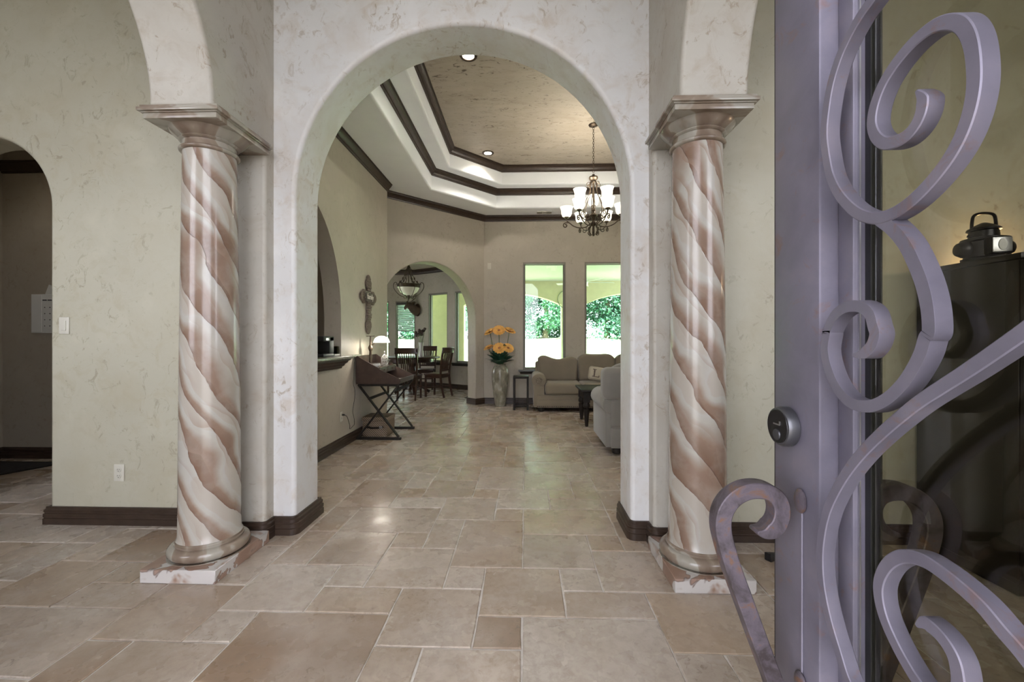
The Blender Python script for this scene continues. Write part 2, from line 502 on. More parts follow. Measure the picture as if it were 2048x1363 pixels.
def sweep(path, prof, closed=False):
    """profile (out, z) swept along floor-plan path; out is to the left of travel"""
    mb = MB(); n = len(path); m = len(prof)
    P = [Vector((p[0], p[1])) for p in path]
    vs = []
    for i in range(n):
        a = P[(i - 1) % n] if (closed or i > 0) else None
        c = P[(i + 1) % n] if (closed or i < n - 1) else None
        d1 = (P[i] - a).normalized() if a is not None else None
        d2 = (c - P[i]).normalized() if c is not None else None
        if d1 is None: d1 = d2
        if d2 is None: d2 = d1
        n1 = Vector((-d1.y, d1.x)); n2 = Vector((-d2.y, d2.x))
        b = (n1 + n2).normalized()
        k = 1.0 / max(0.35, b.dot(n1))
        for o, z in prof:
            q = P[i] + b * (o * k)
            vs.append((q.x, q.y, z))
    fs = []
    for i in range(n if closed else n - 1):
        j = (i + 1) % n
        for k in range(m):
            fs.append((i * m + k, j * m + k, j * m + (k + 1) % m, i * m + (k + 1) % m))
    if not closed:
        fs.append(tuple(range(m))[::-1]); fs.append(tuple((n - 1) * m + k for k in range(m)))
    return mb.add(vs, fs)
BASE_PROF = [(0, 0), (0.024, 0), (0.024, 0.040), (0.019, 0.043), (0.019, 0.047), (0.023, 0.050), (0.023, 0.072), (0.017, 0.076), (0.017, 0.080), (0.020, 0.083), (0.020, 0.098), (0.012, 0.106), (0.012, 0.118), (0, 0.118)]
def crown_prof(ztop, s=1.0):
    return [(0, ztop - 0.105 * s), (0.016 * s, ztop - 0.105 * s), (0.020 * s, ztop - 0.088 * s), (0.030 * s, ztop - 0.084 * s), (0.040 * s, ztop - 0.060 * s), (0.062 * s, ztop - 0.036 * s), (0.070 * s, ztop - 0.030 * s), (0.072 * s, ztop - 0.012 * s), (0.084 * s, ztop - 0.010 * s), (0.084 * s, ztop), (0, ztop)]
def arch_pts(c, hw, spring, n=36):
    return [(c + hw * math.cos(PI - PI * k / n), spring + hw * math.sin(PI * k / n)) for k in range(n + 1)]
def frame_of(o, d):
    """matrix: local (s, t, z): s along d, t to the right-hand back of d, z up"""
    d = Vector((d[0], d[1], 0)).normalized()
    nrm = Vector((-d.y, d.x, 0))
    return Matrix(((d.x, nrm.x, 0, o[0]), (d.y, nrm.y, 0, o[1]), (0, 0, 1, 0), (0, 0, 0, 1)))
def arch_wall(name, mat, o, d, s0, s1, top, thick, arches, bevel=0.03):
    """wall with floor-standing arches; face on line o+s*d, thickness to the left of d"""
    out = [(s0, 0)]
    for c, hw, sp in arches:
        out += [(c - hw, 0)] + arch_pts(c, hw, sp) + [(c + hw, 0)]
    out += [(s1, 0), (s1, top), (s0, top)]
    M = frame_of(o, d) @ Matrix(((1, 0, 0, 0), (0, 0, 1, 0), (0, 1, 0, 0), (0, 0, 0, 1)))
    mb = MB().prism(out, 0.0, thick, M)
    return mb.build(name, mat, None, bevel, 4, 45, 50, wn=True)
def window_wall(name, mat, o, d, s0, s1, top, thick, holes):
    """holes: (a, b, z0, z1)"""
    M = frame_of(o, d); mb = MB(); cur = s0
    for a, b, z0, z1 in holes:
        mb.box(cur, a, 0, thick, 0, top, M)
        mb.box(a, b, 0, thick, 0, z0, M); mb.box(a, b, 0, thick, z1, top, M)
        cur = b
    mb.box(cur, s1, 0, thick, 0, top, M)
    return mb.build(name, mat, None, smooth=0)
# ================================================================== SETTING
# ---- floor slab (grout) and travertine tiles
fl = MB().box(-6.2, 4.6, -0.6, 11.6, -0.12, -0.005).build('floor', 'grout', None, smooth=0)
struct(fl, 'chiselled travertine floor running from the foyer through to the dining nook', 'floor')
U, GX, GY = 0.2032, -0.014, 2.332
SPOTS = [(-2,0,0,3),(0,2,0,2),(0,3,2,4),(2,3,1,2),(1,2,-1,0),(-1,1,-2,0),(-2,-1,-1,0),(-4,-2,-1,1),(-3,-2,1,3),(-4,-3,1,2),(-6,-4,0,2),(-6,-3,2,4),(-3,-1,3,5),(-1,0,3,4),(-5,-3,4,5),(-5,-4,5,6),(-4,-2,5,7),(-2,-1,5,6),(-1,1,4,6),(1,3,4,5),(1,2,5,6),(-2,0,6,9),(-3,-2,7,9),(0,2,6,8),(0,3,8,10),(2,3,7,8),(-5,-4,-1,0),(-5,-3,-2,-1),(-3,-1,-3,-1),(-1,0,-3,-2),(1,3,-2,-1),(0,3,-4,-2),(-2,0,-5,-3),(-3,-2,-5,-3),(2,4,-1,1),(3,6,-3,-1),(3,4,-4,-3),(4,6,-4,-3),(-7,-5,-2,0),(-7,-6,-3,-2),(-9,-7,-3,-1),(-9,-8,-5,-3),(-8,-6,-5,-3),(-6,-3,-4,-2),(-11,-9,-2,-1),(-12,-9,-4,-2),(-13,-11,-2,0),(3,4,1,3),(2,3,5,7)]
I0, I1, J0, J1 = -28, 20, -7, 44
occ = set(); rects = []
for a, b, c, d in SPOTS:
    cells = {(i, j) for i in range(a, b) for j in range(c, d)}
    if cells & occ: continue
    occ |= cells; rects.append((a, b, c, d))
rt = random.Random(31)
for j in range(J0, J1):
    for i in range(I0, I1):
        if (i, j) in occ: continue
        opts = [(3, 2), (2, 3), (2, 2), (2, 2), (2, 1), (1, 2), (3, 2), (1, 1)]
        rt.shuffle(opts)
        for wd, dp in opts + [(1, 1)]:
            cells = {(i + p, j + q) for p in range(wd) for q in range(dp)}
            if not (cells & occ) and i + wd <= I1 and j + dp <= J1:
                occ |= cells; rects.append((i, i + wd, j, j + dp)); break
def seen(X, Y):
    d = -X * math.sin(YAW) + Y * math.cos(YAW)
    r = X * math.cos(YAW) + Y * math.sin(YAW)
    if d < 0.9: return 0
    px = 1024 + F_PX * r / d
    py = HORIZON + F_PX * EYE / d
    if px < -60 or px > 2110 or py > 1440: return 0
    if Y > 2.9:                                  # only what the arches let through
        k = 2.9 / Y; xx = X * k
        if not (-1.60 < xx < 0.78 or -4.35 < xx < -3.15): return 0
        if X < -2.15 and Y < 6.3 and xx > -1.7: return 0
    if Y > X + 9.05 and X > -0.85: return 0
    if Y > 8.3 and X > -0.8: return 0
    return 1.0 / d
def tile_mesh(mb, a, b, c, d):
    x0, x1 = GX + a * U, GX + b * U; y0, y1 = GY + c * U, GY + d * U
    g = 0.0035
    x0 += g; x1 -= g; y0 += g; y1 -= g
    ring = []
    def side(p, q):
        L = math.hypot(q[0] - p[0], q[1] - p[1]); n = max(2, int(L / 0.10))
        for k in range(n):
            t = k / n
            jx, jy = rt.uniform(-0.0026, 0.0026), rt.uniform(-0.0026, 0.0026)
            ring.append((p[0] + (q[0] - p[0]) * t + jx, p[1] + (q[1] - p[1]) * t + jy))
    side((x0, y0), (x1, y0)); side((x1, y0), (x1, y1)); side((x1, y1), (x0, y1)); side((x0, y1), (x0, y0))
    cx, cy = (x0 + x1) / 2, (y0 + y1) / 2
    dz = rt.uniform(-0.0006, 0.0006)
    n = len(ring)
    inn = [(x + math.copysign(0.004, cx - x), y + math.copysign(0.004, cy - y)) for x, y in ring]
    vs = [(x, y, -0.012) for x, y in ring] + [(x, y, -0.0032) for x, y in ring] + [(x, y, dz) for x, y in inn]
    fs = [(k, (k + 1) % n, n + (k + 1) % n, n + k) for k in range(n)]
    fs += [(n + k, n + (k + 1) % n, 2 * n + (k + 1) % n, 2 * n + k) for k in range(n)]
    fs.append(tuple(range(2 * n, 3 * n)))
    mb.add(vs, fs)
scored = []
for r in rects:
    X, Y = GX + (r[0] + r[1]) / 2 * U, GY + (r[2] + r[3]) / 2 * U
    if X < -6.1 or X > 4.5 or Y < -0.5 or Y > 11.5: continue
    s = seen(X, Y) * math.sqrt((r[1] - r[0]) * (r[3] - r[2]))
    scored.append((s, r))
scored.sort(key=lambda q: -q[0])
rest = MB()
for k, (s, r) in enumerate(scored):
    if k < 300 and s > 0:
        mb = MB(); tile_mesh(mb, *r)
        mb.build('tile', 'travertine', fl, smooth=0)
    else:
        tile_mesh(rest, *r)
tag(rest.build('tile_field', 'travertine', fl, smooth=0), None, None, None, 'stuff')

# ---- foyer: arch wall, arcades on both sides, wings
CX = -0.425
w1 = arch_wall('wall_foyer_back', 'plaster_foyer', (0, 2.69), (1, 0), -1.70, 0.86, 4.25, 0.32, [(-0.411, 1.079, 2.20)], 0.028)
struct(w1, 'cream plaster foyer wall pierced by the large round arch', 'wall')
def arcade(name, x0, x1, yend, label):
    out = [(yend, 0), (yend, 4.25), (-0.35, 4.25), (-0.35, 0), (0.35, 0)]
    out += [(1.25 + 0.9 * math.cos(PI - PI * k / 36), 2.478 + 0.9 * math.sin(PI * k / 36)) for k in range(37)]
    out += [(2.60, 2.478), (2.60, 0)]
    M = Matrix(((0, 0, 1, 0), (1, 0, 0, 0), (0, 1, 0, 0), (0, 0, 0, 1)))
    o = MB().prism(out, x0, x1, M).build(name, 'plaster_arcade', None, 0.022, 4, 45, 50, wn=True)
    return struct(o, label, 'wall')
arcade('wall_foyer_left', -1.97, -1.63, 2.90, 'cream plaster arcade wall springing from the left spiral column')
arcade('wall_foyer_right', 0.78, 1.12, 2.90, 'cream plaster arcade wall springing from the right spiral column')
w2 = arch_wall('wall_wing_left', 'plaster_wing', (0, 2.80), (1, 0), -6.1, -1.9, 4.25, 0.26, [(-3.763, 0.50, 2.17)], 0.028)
struct(w2, 'pale green-cream plaster wall left of the column with a small arched doorway', 'wall')
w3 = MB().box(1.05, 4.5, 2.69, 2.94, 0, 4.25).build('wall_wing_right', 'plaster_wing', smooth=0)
struct(w3, 'pale green-cream plaster wall behind the right column and the black cabinet', 'wall')
o = MB().box(-6.2, -6.1, -0.6, 3.06, 0, 4.25).build('wall_wing_far_left', 'plaster_wing', smooth=0); struct(o, 'plaster end wall of the left wing', 'wall')
o = MB().box(4.4, 4.5, -0.6, 2.69, 0, 4.25).build('wall_wing_far_right', 'plaster_wing', smooth=0); struct(o, 'plaster end wall of the right wing', 'wall')
o = MB().box(-6.2, 4.5, -0.6, 2.95, 4.25, 4.35).build('ceiling_foyer', 'ceiling_white', smooth=0); struct(o, 'high white foyer ceiling above the arches', 'ceiling')

# ---- entrance wall behind the camera: doorway heightened and wing openings added for daylight
mb = MB()
for x0, x1, q0, q1 in ((-6.2, -4.7, 0, 4.25), (-4.7, -2.9, 0, 1.2), (-4.7, -2.9, 3.5, 4.25), (-2.9, -1.40, 0, 4.25), (-1.40, 0.52, 3.5, 4.25), (0.52, 2.0, 0, 4.25), (2.0, 3.6, 0, 1.2), (2.0, 3.6, 3.5, 4.25), (3.6, 4.5, 0, 4.25)):
    mb.box(x0, x1, -0.55, -0.36, q0, q1)
struct(mb.build('wall_front', 'plaster_foyer', smooth=0), 'cream entrance wall with the double doorway', 'wall')

# ---- hall behind the small arch
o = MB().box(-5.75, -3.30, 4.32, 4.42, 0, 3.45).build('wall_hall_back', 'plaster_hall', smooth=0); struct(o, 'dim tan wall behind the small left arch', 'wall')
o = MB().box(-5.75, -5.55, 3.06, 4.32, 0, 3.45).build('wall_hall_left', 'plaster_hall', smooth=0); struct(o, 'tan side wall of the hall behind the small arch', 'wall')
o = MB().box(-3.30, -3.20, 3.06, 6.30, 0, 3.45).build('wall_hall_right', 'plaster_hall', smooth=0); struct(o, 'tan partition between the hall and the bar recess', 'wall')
o = MB().box(-5.75, -3.20, 3.06, 4.42, 3.45, 3.5).build('ceiling_hall', 'ceiling_white', smooth=0); struct(o, 'white ceiling of the hall behind the small arch', 'ceiling')

# ---- living room
def niche_wall():
    out = [(3.01, 1.035), (3.05, 1.035)]
    n = 32
    out += [(3.95 - 0.9 * math.cos(PI * k / n), 1.49 + 1.25 * math.sin(PI * k / n)) for k in range(n + 1)]
    out += [(4.85, 1.035), (6.49, 1.035), (6.49, 3.66), (3.01, 3.66)]
    M = Matrix(((0, 0, 1, 0), (1, 0, 0, 0), (0, 1, 0, 0), (0, 0, 0, 1)))
    mb = MB().prism(out, -2.34, -2.14, M).box(-2.34, -2.14, 3.01, 6.49, 0, 1.035)
    return mb.build('wall_living_left', 'plaster_living', None, smooth=0)
struct(niche_wall(), 'tan plaster living room wall with the arched bar opening', 'wall')
o = MB().box(-3.2, -2.34, 6.2, 6.3, 0, 3.45).build('wall_bar_back', 'plaster_living', smooth=0); struct(o, 'tan end wall of the bar recess', 'wall')
o = MB().box(-3.2, -2.34, 3.06, 6.3, 3.45, 3.5).build('ceiling_bar', 'ceiling_white', smooth=0); struct(o, 'white ceiling of the bar recess', 'ceiling')
w4 = arch_wall('wall_living_corner', 'plaster_living', (-2.75, 6.27), (1, 1), 0, 2.765, 3.66, 0.26, [(1.567, 0.98, 1.63)], 0.02)
struct(w4, 'angled tan plaster wall with the arch into the dining nook', 'wall')
w5 = window_wall('wall_living_back', 'plaster_living', (0, 8.225), (1, 0), -0.95, 4.3, 3.66, 0.20, [(-0.043, 0.784, 0.66, 2.75), (1.152, 1.98, 0.66, 2.75), (2.35, 3.18, 0.66, 2.75)])
struct(w5, 'tan plaster living room wall with tall windows onto the patio', 'wall')
o = MB().box(4.2, 4.3, 2.94, 8.3, 0, 3.66).build('wall_living_right', 'plaster_living', smooth=0); struct(o, 'tan right wall of the living room', 'wall')

P0 = [(-1.5, 3.30), (-1.5, 6.73), (-0.53, 7.72), (2.47, 7.72), (3.44, 6.75), (3.44, 3.30)]
P2 = [(-1.2, 3.60), (-1.2, 6.68), (-0.41, 7.46), (2.35, 7.46), (3.14, 6.67), (3.14, 3.60)]
OUT = [(-2.9, 2.99), (-2.9, 6.6), (-0.9, 8.5), (4.2, 8.3), (4.25, 6.75), (4.25, 2.99)]
Z0, Z1, Z2 = 3.65, 3.985, 4.305
mb = MB(); vs = []; fs = []
for poly, z in ((OUT, Z0), (P0, Z0), (P0, Z1), (P2, Z1), (P2, Z2)):
    vs += [(x, y, z) for x, y in poly]
for lv in range(4):
    for k in range(6):
        a, b = lv * 6 + k, lv * 6 + (k + 1) % 6
        fs.append((a, b, b + 6, a + 6))
mb.add(vs, fs); 
o = mb.build('ceiling_living', 'ceiling_white', None, 0.03, 4, 40, 50)
struct(o, 'white two-step tray ceiling of the living room', 'ceiling')
o = MB().add([(x, y, Z2) for x, y in P2], [tuple(range(6))]).build('ceiling_panel', 'plaster_tray', None, smooth=0)
struct(o, 'brown mottled faux-painted centre panel of the tray ceiling', 'ceiling')
o = sweep(P0[::-1], crown_prof(Z1 + 0.001), True).build('trim_1', 'dark_wood_trim', None, smooth=30); struct(o, 'dark wood crown moulding on the lower tray step', 'trim')
o = sweep(P2[::-1], crown_prof(Z2 + 0.001), True).build('trim_2', 'dark_wood_trim', None, smooth=30); struct(o, 'dark wood crown moulding around the mottled ceiling panel', 'trim')
o = sweep([(-2.14, 6.49), (-2.14, 3.01)], crown_prof(Z0)).build('trim_3', 'dark_wood_trim', None, smooth=30); struct(o, 'dark wood crown moulding along the left living room wall', 'trim')
o = sweep([(4.2, 8.225), (-0.795, 8.225), (-2.75, 6.27)], crown_prof(Z0)).build('trim_4', 'dark_wood_trim', None, smooth=30); struct(o, 'dark wood crown moulding over the angled and window walls', 'trim')
o = sweep([(-3.30, 4.32), (-5.55, 4.32)], crown_prof(3.125)).build('trim_5', 'dark_wood_trim', None, smooth=30); struct(o, 'dark wood crown moulding in the hall behind the small arch', 'trim')

# ---- dining nook
dA = (0.853, -0.522)
w6 = window_wall('wall_dining_right', 'plaster_living', (-2.95, 11.37), dA, 0, 2.35, 3.12, 0.16, [(0.452, 1.123, 0.66, 2.46), (1.375, 2.05, 0.66, 2.46)])
struct(w6, 'tan slanting dining nook wall with two narrow windows', 'wall')
w7 = window_wall('wall_dining_back', 'plaster_living', (0, 11.37), (1, 0), -4.9, -2.93, 3.12, 0.16, [(-4.35, -3.70, 0.66, 2.28), (-3.52, -2.98, 0.66, 2.28)])
struct(w7, 'tan dining nook back wall with the blinded window', 'wall')
o = MB().box(-5.0, -4.9, 6.3, 8.1, 0, 3.12).box(-5.0, -4.9, 9.4, 11.5, 0, 3.12).box(-5.0, -4.9, 8.1, 9.4, 0, 0.9).box(-5.0, -4.9, 8.1, 9.4, 2.2, 3.12).build('wall_dining_left', 'plaster_living', smooth=0); struct(o, 'tan left wall of the dining nook', 'wall')  # unseen window opening added to let daylight into the nook
o = MB().box(-0.97, -0.87, 8.4, 10.16, 0, 3.12).build('wall_dining_side', 'plaster_living', smooth=0); struct(o, 'tan short wall of the nook beside the patio', 'wall')
o = MB().box(-4.95, -3.2, 6.2, 6.3, 0, 3.12).build('wall_dining_near', 'plaster_living', smooth=0); struct(o, 'tan near wall of the dining nook', 'wall')
o = MB().prism([(-5.0, 6.2), (-3.0, 6.2), (-0.8, 8.4), (-0.8, 10.1), (-2.9, 11.55), (-5.0, 11.55)], 3.12, 3.20).build('ceiling_dining', 'plaster_tray', smooth=0); struct(o, 'brown mottled ceiling over the dining nook', 'ceiling')
o = sweep([(-0.97, 10.16), (-2.95, 11.37), (-4.9, 11.37)], crown_prof(3.12, 1.2)).build('trim_6', 'dark_wood_trim', None, smooth=30); struct(o, 'dark wood crown moulding in the dining nook', 'trim')

# ---- baseboards
def bb(name, path, label):
    o = sweep(path, BASE_PROF).build(name, 'dark_wood_trim', None, smooth=25)
    return struct(o, label, 'baseboard')
bb('baseboard_left', [(-1.97, 2.80), (-3.263, 2.80), (-3.263, 3.06)][::1], 'dark ridged baseboard along the left wing wall')
rr = 0.03
def corner(cx, cy, a0, a1, n=4): return [(cx + rr * math.cos(a0 + (a1 - a0) * k / n), cy + rr * math.sin(a0 + (a1 - a0) * k / n)) for k in range(n + 1)]
XLJ, XRJ = -0.411 - 1.079, -0.411 + 1.079
bb('baseboard_arch_left', [(-2.15, 3.01), (XLJ, 3.01)][:1] + [(XLJ, 3.01)] + [(XLJ, 2.72)] + corner(XLJ - rr, 2.69 + rr, 0, -PI / 2)[1:] + [(-1.63, 2.69), (-1.63, 2.60 + rr)] + corner(-1.63 - rr, 2.60 + rr, 0, -PI / 2)[1:] + [(-1.97, 2.60), (-1.97, 2.80)], 'dark ridged baseboard wrapping the left pier of the big arch')
bb('baseboard_arch_right', ([(1.12, 2.69), (1.12, 2.60), (0.78 + rr, 2.60)] + corner(0.78 + rr, 2.60 + rr, -PI / 2, -PI)[1:] + [(0.78, 2.69), (XRJ + rr, 2.69)] + corner(XRJ + rr, 2.69 + rr, -PI / 2, -PI)[1:] + [(XRJ, 3.01)]), 'dark ridged baseboard wrapping the right pier of the big arch')
bb('baseboard_right', [(4.4, 2.69), (1.12, 2.69)], 'dark ridged baseboard along the right wing wall')
bb('baseboard_living_left', [(-2.14, 6.49), (-2.14, 3.01)], 'dark baseboard under the bar opening in the living room')
jx, jy = -2.75 + 2.547 / math.sqrt(2), 6.27 + 2.547 / math.sqrt(2)
bb('baseboard_living_back', [(4.2, 8.225), (-0.795, 8.225), (jx, jy), (jx - 0.185, jy + 0.185)], 'dark baseboard under the living room windows and round the dining arch')
bb('baseboard_dining', [(-0.97, 10.16), (-2.95, 11.37), (-4.9, 11.37)], 'dark baseboard of the dining nook')
bb('baseboard_hall', [(-3.30, 4.32), (-5.55, 4.32), (-5.55, 3.06)], 'dark baseboard of the hall behind the small arch')

# ---- windows
WN = [0]
def window(o, d, a, b, z0, z1, label, inset=0.07, sill=True, blinds=False, rev=0.20):
    WN[0] += 1
    M = frame_of(o, d)
    t = thing('window_%d' % WN[0], label, 'window', (0, 0, 0), 0, None, 'structure')
    f = 0.045
    mb = MB()
    for x0, x1, q0, q1 in ((a, a + f, z0, z1), (b - f, b, z0, z1), (a + f, b - f, z0, z0 + f), (a + f, b - f, z1 - f, z1)):
        mb.box(x0, x1, inset, inset + 0.06, q0, q1, M)
    mb.box(a, a + 0.02, 0.0, inset, z0, z1, M); mb.box(b - 0.02, b, 0.0, inset, z0, z1, M); mb.box(a + 0.02, b - 0.02, 0.0, inset, z1 - 0.035, z1, M)
    mb.build('window_frame', 'window_frame', t, smooth=0)
    MB().box(a + f, b - f, inset + 0.028, inset + 0.032, z0 + f, z1 - f, M).build('window_pane', 'glass_window', t, smooth=0)
    if sill:
        pr = [(-0.085, 0.0), (-0.085, -0.025), (-0.06, -0.04), (-0.045, -0.075), (inset, -0.075), (inset, 0.0)]
        n = len(pr)
        vs = [(a - 0.09, y, z0 + z) for y, z in pr] + [(b + 0.09, y, z0 + z) for y, z in pr]
        vs = [(x + (0.035 if x < a else -0.035) * (1 if z < z0 - 0.03 else 0), y, z) for x, y, z in vs]
        fs = [(k, (k + 1) % n, n + (k + 1) % n, n + k) for k in range(n)] + [tuple(range(n))[::-1], tuple(range(n, 2 * n))]
        MB().add(vs, fs, M).build('window_sill', 'sill_wood', t, smooth=0)
    if blinds:
        MB().box(a + 0.03, b - 0.03, 0.0, 0.05, z1 - 0.10, z1 - 0.03, M).build('valance', 'sill_wood', t, smooth=0)
        zz = z1 - 0.12
        while zz > z0 + 0.78:
            c = math.cos(0.5); s = math.sin(0.5)
            mb = MB(); mb.box(a + 0.05, b - 0.05, -0.022, 0.022, -0.0015, 0.0015, M @ Matrix.Translation((0, 0.028, zz)) @ Matrix.Rotation(-0.95, 4, 'X'))
            mb.build('slat', 'blind_slat', t, smooth=0)
            zz -= 0.052
        mb = MB()
        for q in (a + 0.10, b - 0.10): mb.box(q - 0.004, q + 0.004, 0.026, 0.030, zz, z1 - 0.1, M)
        mb.build('ladder_cord', 'blind_slat', t, smooth=0)
    return t
BW = ((0, 8.225), (1, 0))
window(*BW, -0.043, 0.784, 0.66, 2.75, 'tall patio window between the flower vase and the sofa')
window(*BW, 1.152, 1.98, 0.66, 2.75, 'tall patio window cut off by the right pier of the arch')
window(*BW, 2.35, 3.18, 0.66, 2.75, 'tall patio window hidden right of the arch')
AW = ((-2.95, 11.37), dA)
window(*AW, 0.452, 1.123, 0.66, 2.46, 'dining nook window looking out on the cream patio pillar', 0.05)
window(*AW, 1.375, 2.05, 0.66, 2.46, 'dining nook window just inside the right side of the arch', 0.05)
window((0, 11.37), (1, 0), -3.52, -2.98, 0.66, 2.28, 'dining nook window with half-lowered slatted blind', 0.06, True, True)
window((0, 11.37), (1, 0), -4.35, -3.70, 0.66, 2.28, 'dining nook window at the far left behind the wall edge', 0.06, True, False)

# ---- roof, porch, patio, garden
o = MB().box(-7.0, 5.2, -3.2, 8.5, 4.7, 4.8).build('roof_slab', 'asphalt_shingle', smooth=0); struct(o, 'unseen roof slab added over the house to block the sun', 'roof')  # out of view, put in to keep the sun off the rooms
o = MB().prism([(-5.2, 6.2), (-3.1, 6.2), (-1.05, 8.45), (-0.7, 8.45), (-0.7, 11.9), (-5.2, 11.9)], 3.3, 3.4).build('roof_slab_dining', 'asphalt_shingle', smooth=0); struct(o, 'unseen roof slab added over the dining nook to block the sun', 'roof')  # out of view, keeps the sun out of the nook
o = MB().box(-7.0, 5.2, -3.2, -0.6, -0.15, -0.01).build('porch_floor', 'driveway_grey', smooth=0); struct(o, 'concrete porch in front of the entrance', 'porch')
o = MB().box(-40, 40, -40, -3.2, -0.3, -0.12).build('driveway', 'driveway_grey', smooth=0); struct(o, 'unseen driveway kept dark in front of the house', 'driveway')
o = MB().box(-0.87, 8.5, 8.43, 12.35, -0.12, -0.03).build('patio_floor', 'concrete', smooth=0); struct(o, 'concrete patio floor', 'patio')
o = MB().box(-0.86, 8.5, 8.43, 12.6, 2.90, 3.0).box(-2.9, -0.86, 11.6, 12.6, 2.90, 3.0).build('patio_ceiling', 'patio_ceiling', smooth=0); struct(o, 'pale patio ceiling outside the windows', 'ceiling')
def patio_arcade():
    out = [(-2.75, -0.1), (-2.75, 3.0), (8.5, 3.0), (8.5, -0.1), (8.0, -0.1)]
    def seg(xa, xb, zs, rise, n=14):
        c = (xa + xb) / 2; hwid = abs(xb - xa) / 2; R = (hwid ** 2 + rise ** 2) / (2 * rise)
        return [(xa + (xb - xa) * k / n, zs + math.sqrt(max(0, R * R - (xa + (xb - xa) * k / n - c) ** 2)) - (R - rise)) for k in range(n + 1)]
    out += seg(8.0, 4.95, 2.22, 0.33) + [(4.95, -0.1), (4.31, -0.1)] + seg(4.31, 1.67, 2.22, 0.33) + [(1.67, -0.1), (1.03, -0.1)] + seg(1.03, -1.75, 2.22, 0.33) + [(-1.75, -0.1)]
    M = Matrix(((1, 0, 0, 0), (0, 0, 1, 0), (0, 1, 0, 0), (0, 0, 0, 1)))
    return MB().prism(out, 12.0, 12.35, M).build('wall_patio', 'patio_stucco', smooth=0)
struct(patio_arcade(), 'cream stucco patio arcade with flat arches on square pillars', 'wall')
mb = MB(); n = 10
gx0, gx1 = -45, 45
prof = [(8.4, -0.13), (12.3, -0.13), (16, 0.25), (22, 0.85), (28, 1.32), (34, 1.45), (60, 1.6)]
vs = [(x, y, z) for y, z in prof for x in (gx0, gx1)]
fs = [(2 * k, 2 * k + 1, 2 * k + 3, 2 * k + 2) for k in range(len(prof) - 1)]
o = mb.add(vs, fs).build('lawn', 'lawn_green', smooth=30)
tag(o, 'sunlit mown lawn sloping up behind the house', 'lawn', None, 'stuff')
# ================================================================== THINGS
# ---- spiral-painted columns
def column(x, label):
    t = thing('spiral_column', label, 'column', (x, 2.355, 0), 0, 'spiral columns flanking the arch')
    MB().box(-0.20, 0.20, -0.23, 0.232, 0, 0.071).build('plinth', 'marble_block', t, 0.003, 1)
    prof = [(0.150, 0.071)] + [(0.165 + 0.033 * math.cos(a), 0.103 + 0.032 * math.sin(a)) for a in [(-PI / 2) + PI * k / 8 for k in range(9)]] + [(0.166, 0.137), (0.166, 0.146), (0.160, 0.149), (0.160, 0.158), (0.152, 0.163)]
    MB().lathe([(0.197, 0.0712), (0.197, 0.075)] + prof[1:], 48).build('base_moulding', 'marble_cap', t)
    sh = [(0.158, 0.160), (0.151, 0.178)]
    for k in range(1, 25):
        q = k / 24
        sh.append((0.149 - 0.020 * q ** 1.5, 0.178 + (2.300 - 0.178) * q))
    MB().lathe(sh, 64).build('shaft', 'marble_shaft', t)
    cap = [(0.129, 2.300)] + [(0.132 + 0.014 * math.cos(a), 2.312 + 0.012 * math.sin(a)) for a in [(-PI / 2) + PI * k / 6 for k in range(7)]] + [(0.131, 2.326), (0.130, 2.355), (0.140, 2.358), (0.146, 2.364), (0.142, 2.370), (0.150, 2.374), (0.168, 2.388), (0.184, 2.404), (0.190, 2.412)]
    MB().lathe(cap, 48).build('capital_moulding', 'marble_cap', t)
    mb = MB()
    for e, z0, z1 in ((0.196, 2.412, 2.440), (0.204, 2.440, 2.446), (0.216, 2.446, 2.464), (0.206, 2.464, 2.4785)):
        mb.box(-e, e, -e - 0.02, 0.242, z0, z1)
    mb.build('abacus', 'marble_cap', t, 0.003, 2)
    return t
column(-1.795, 'brown and cream spiral-painted column left of the arch')
column(0.945, 'brown and cream spiral-painted column right of the arch, behind the door handle')

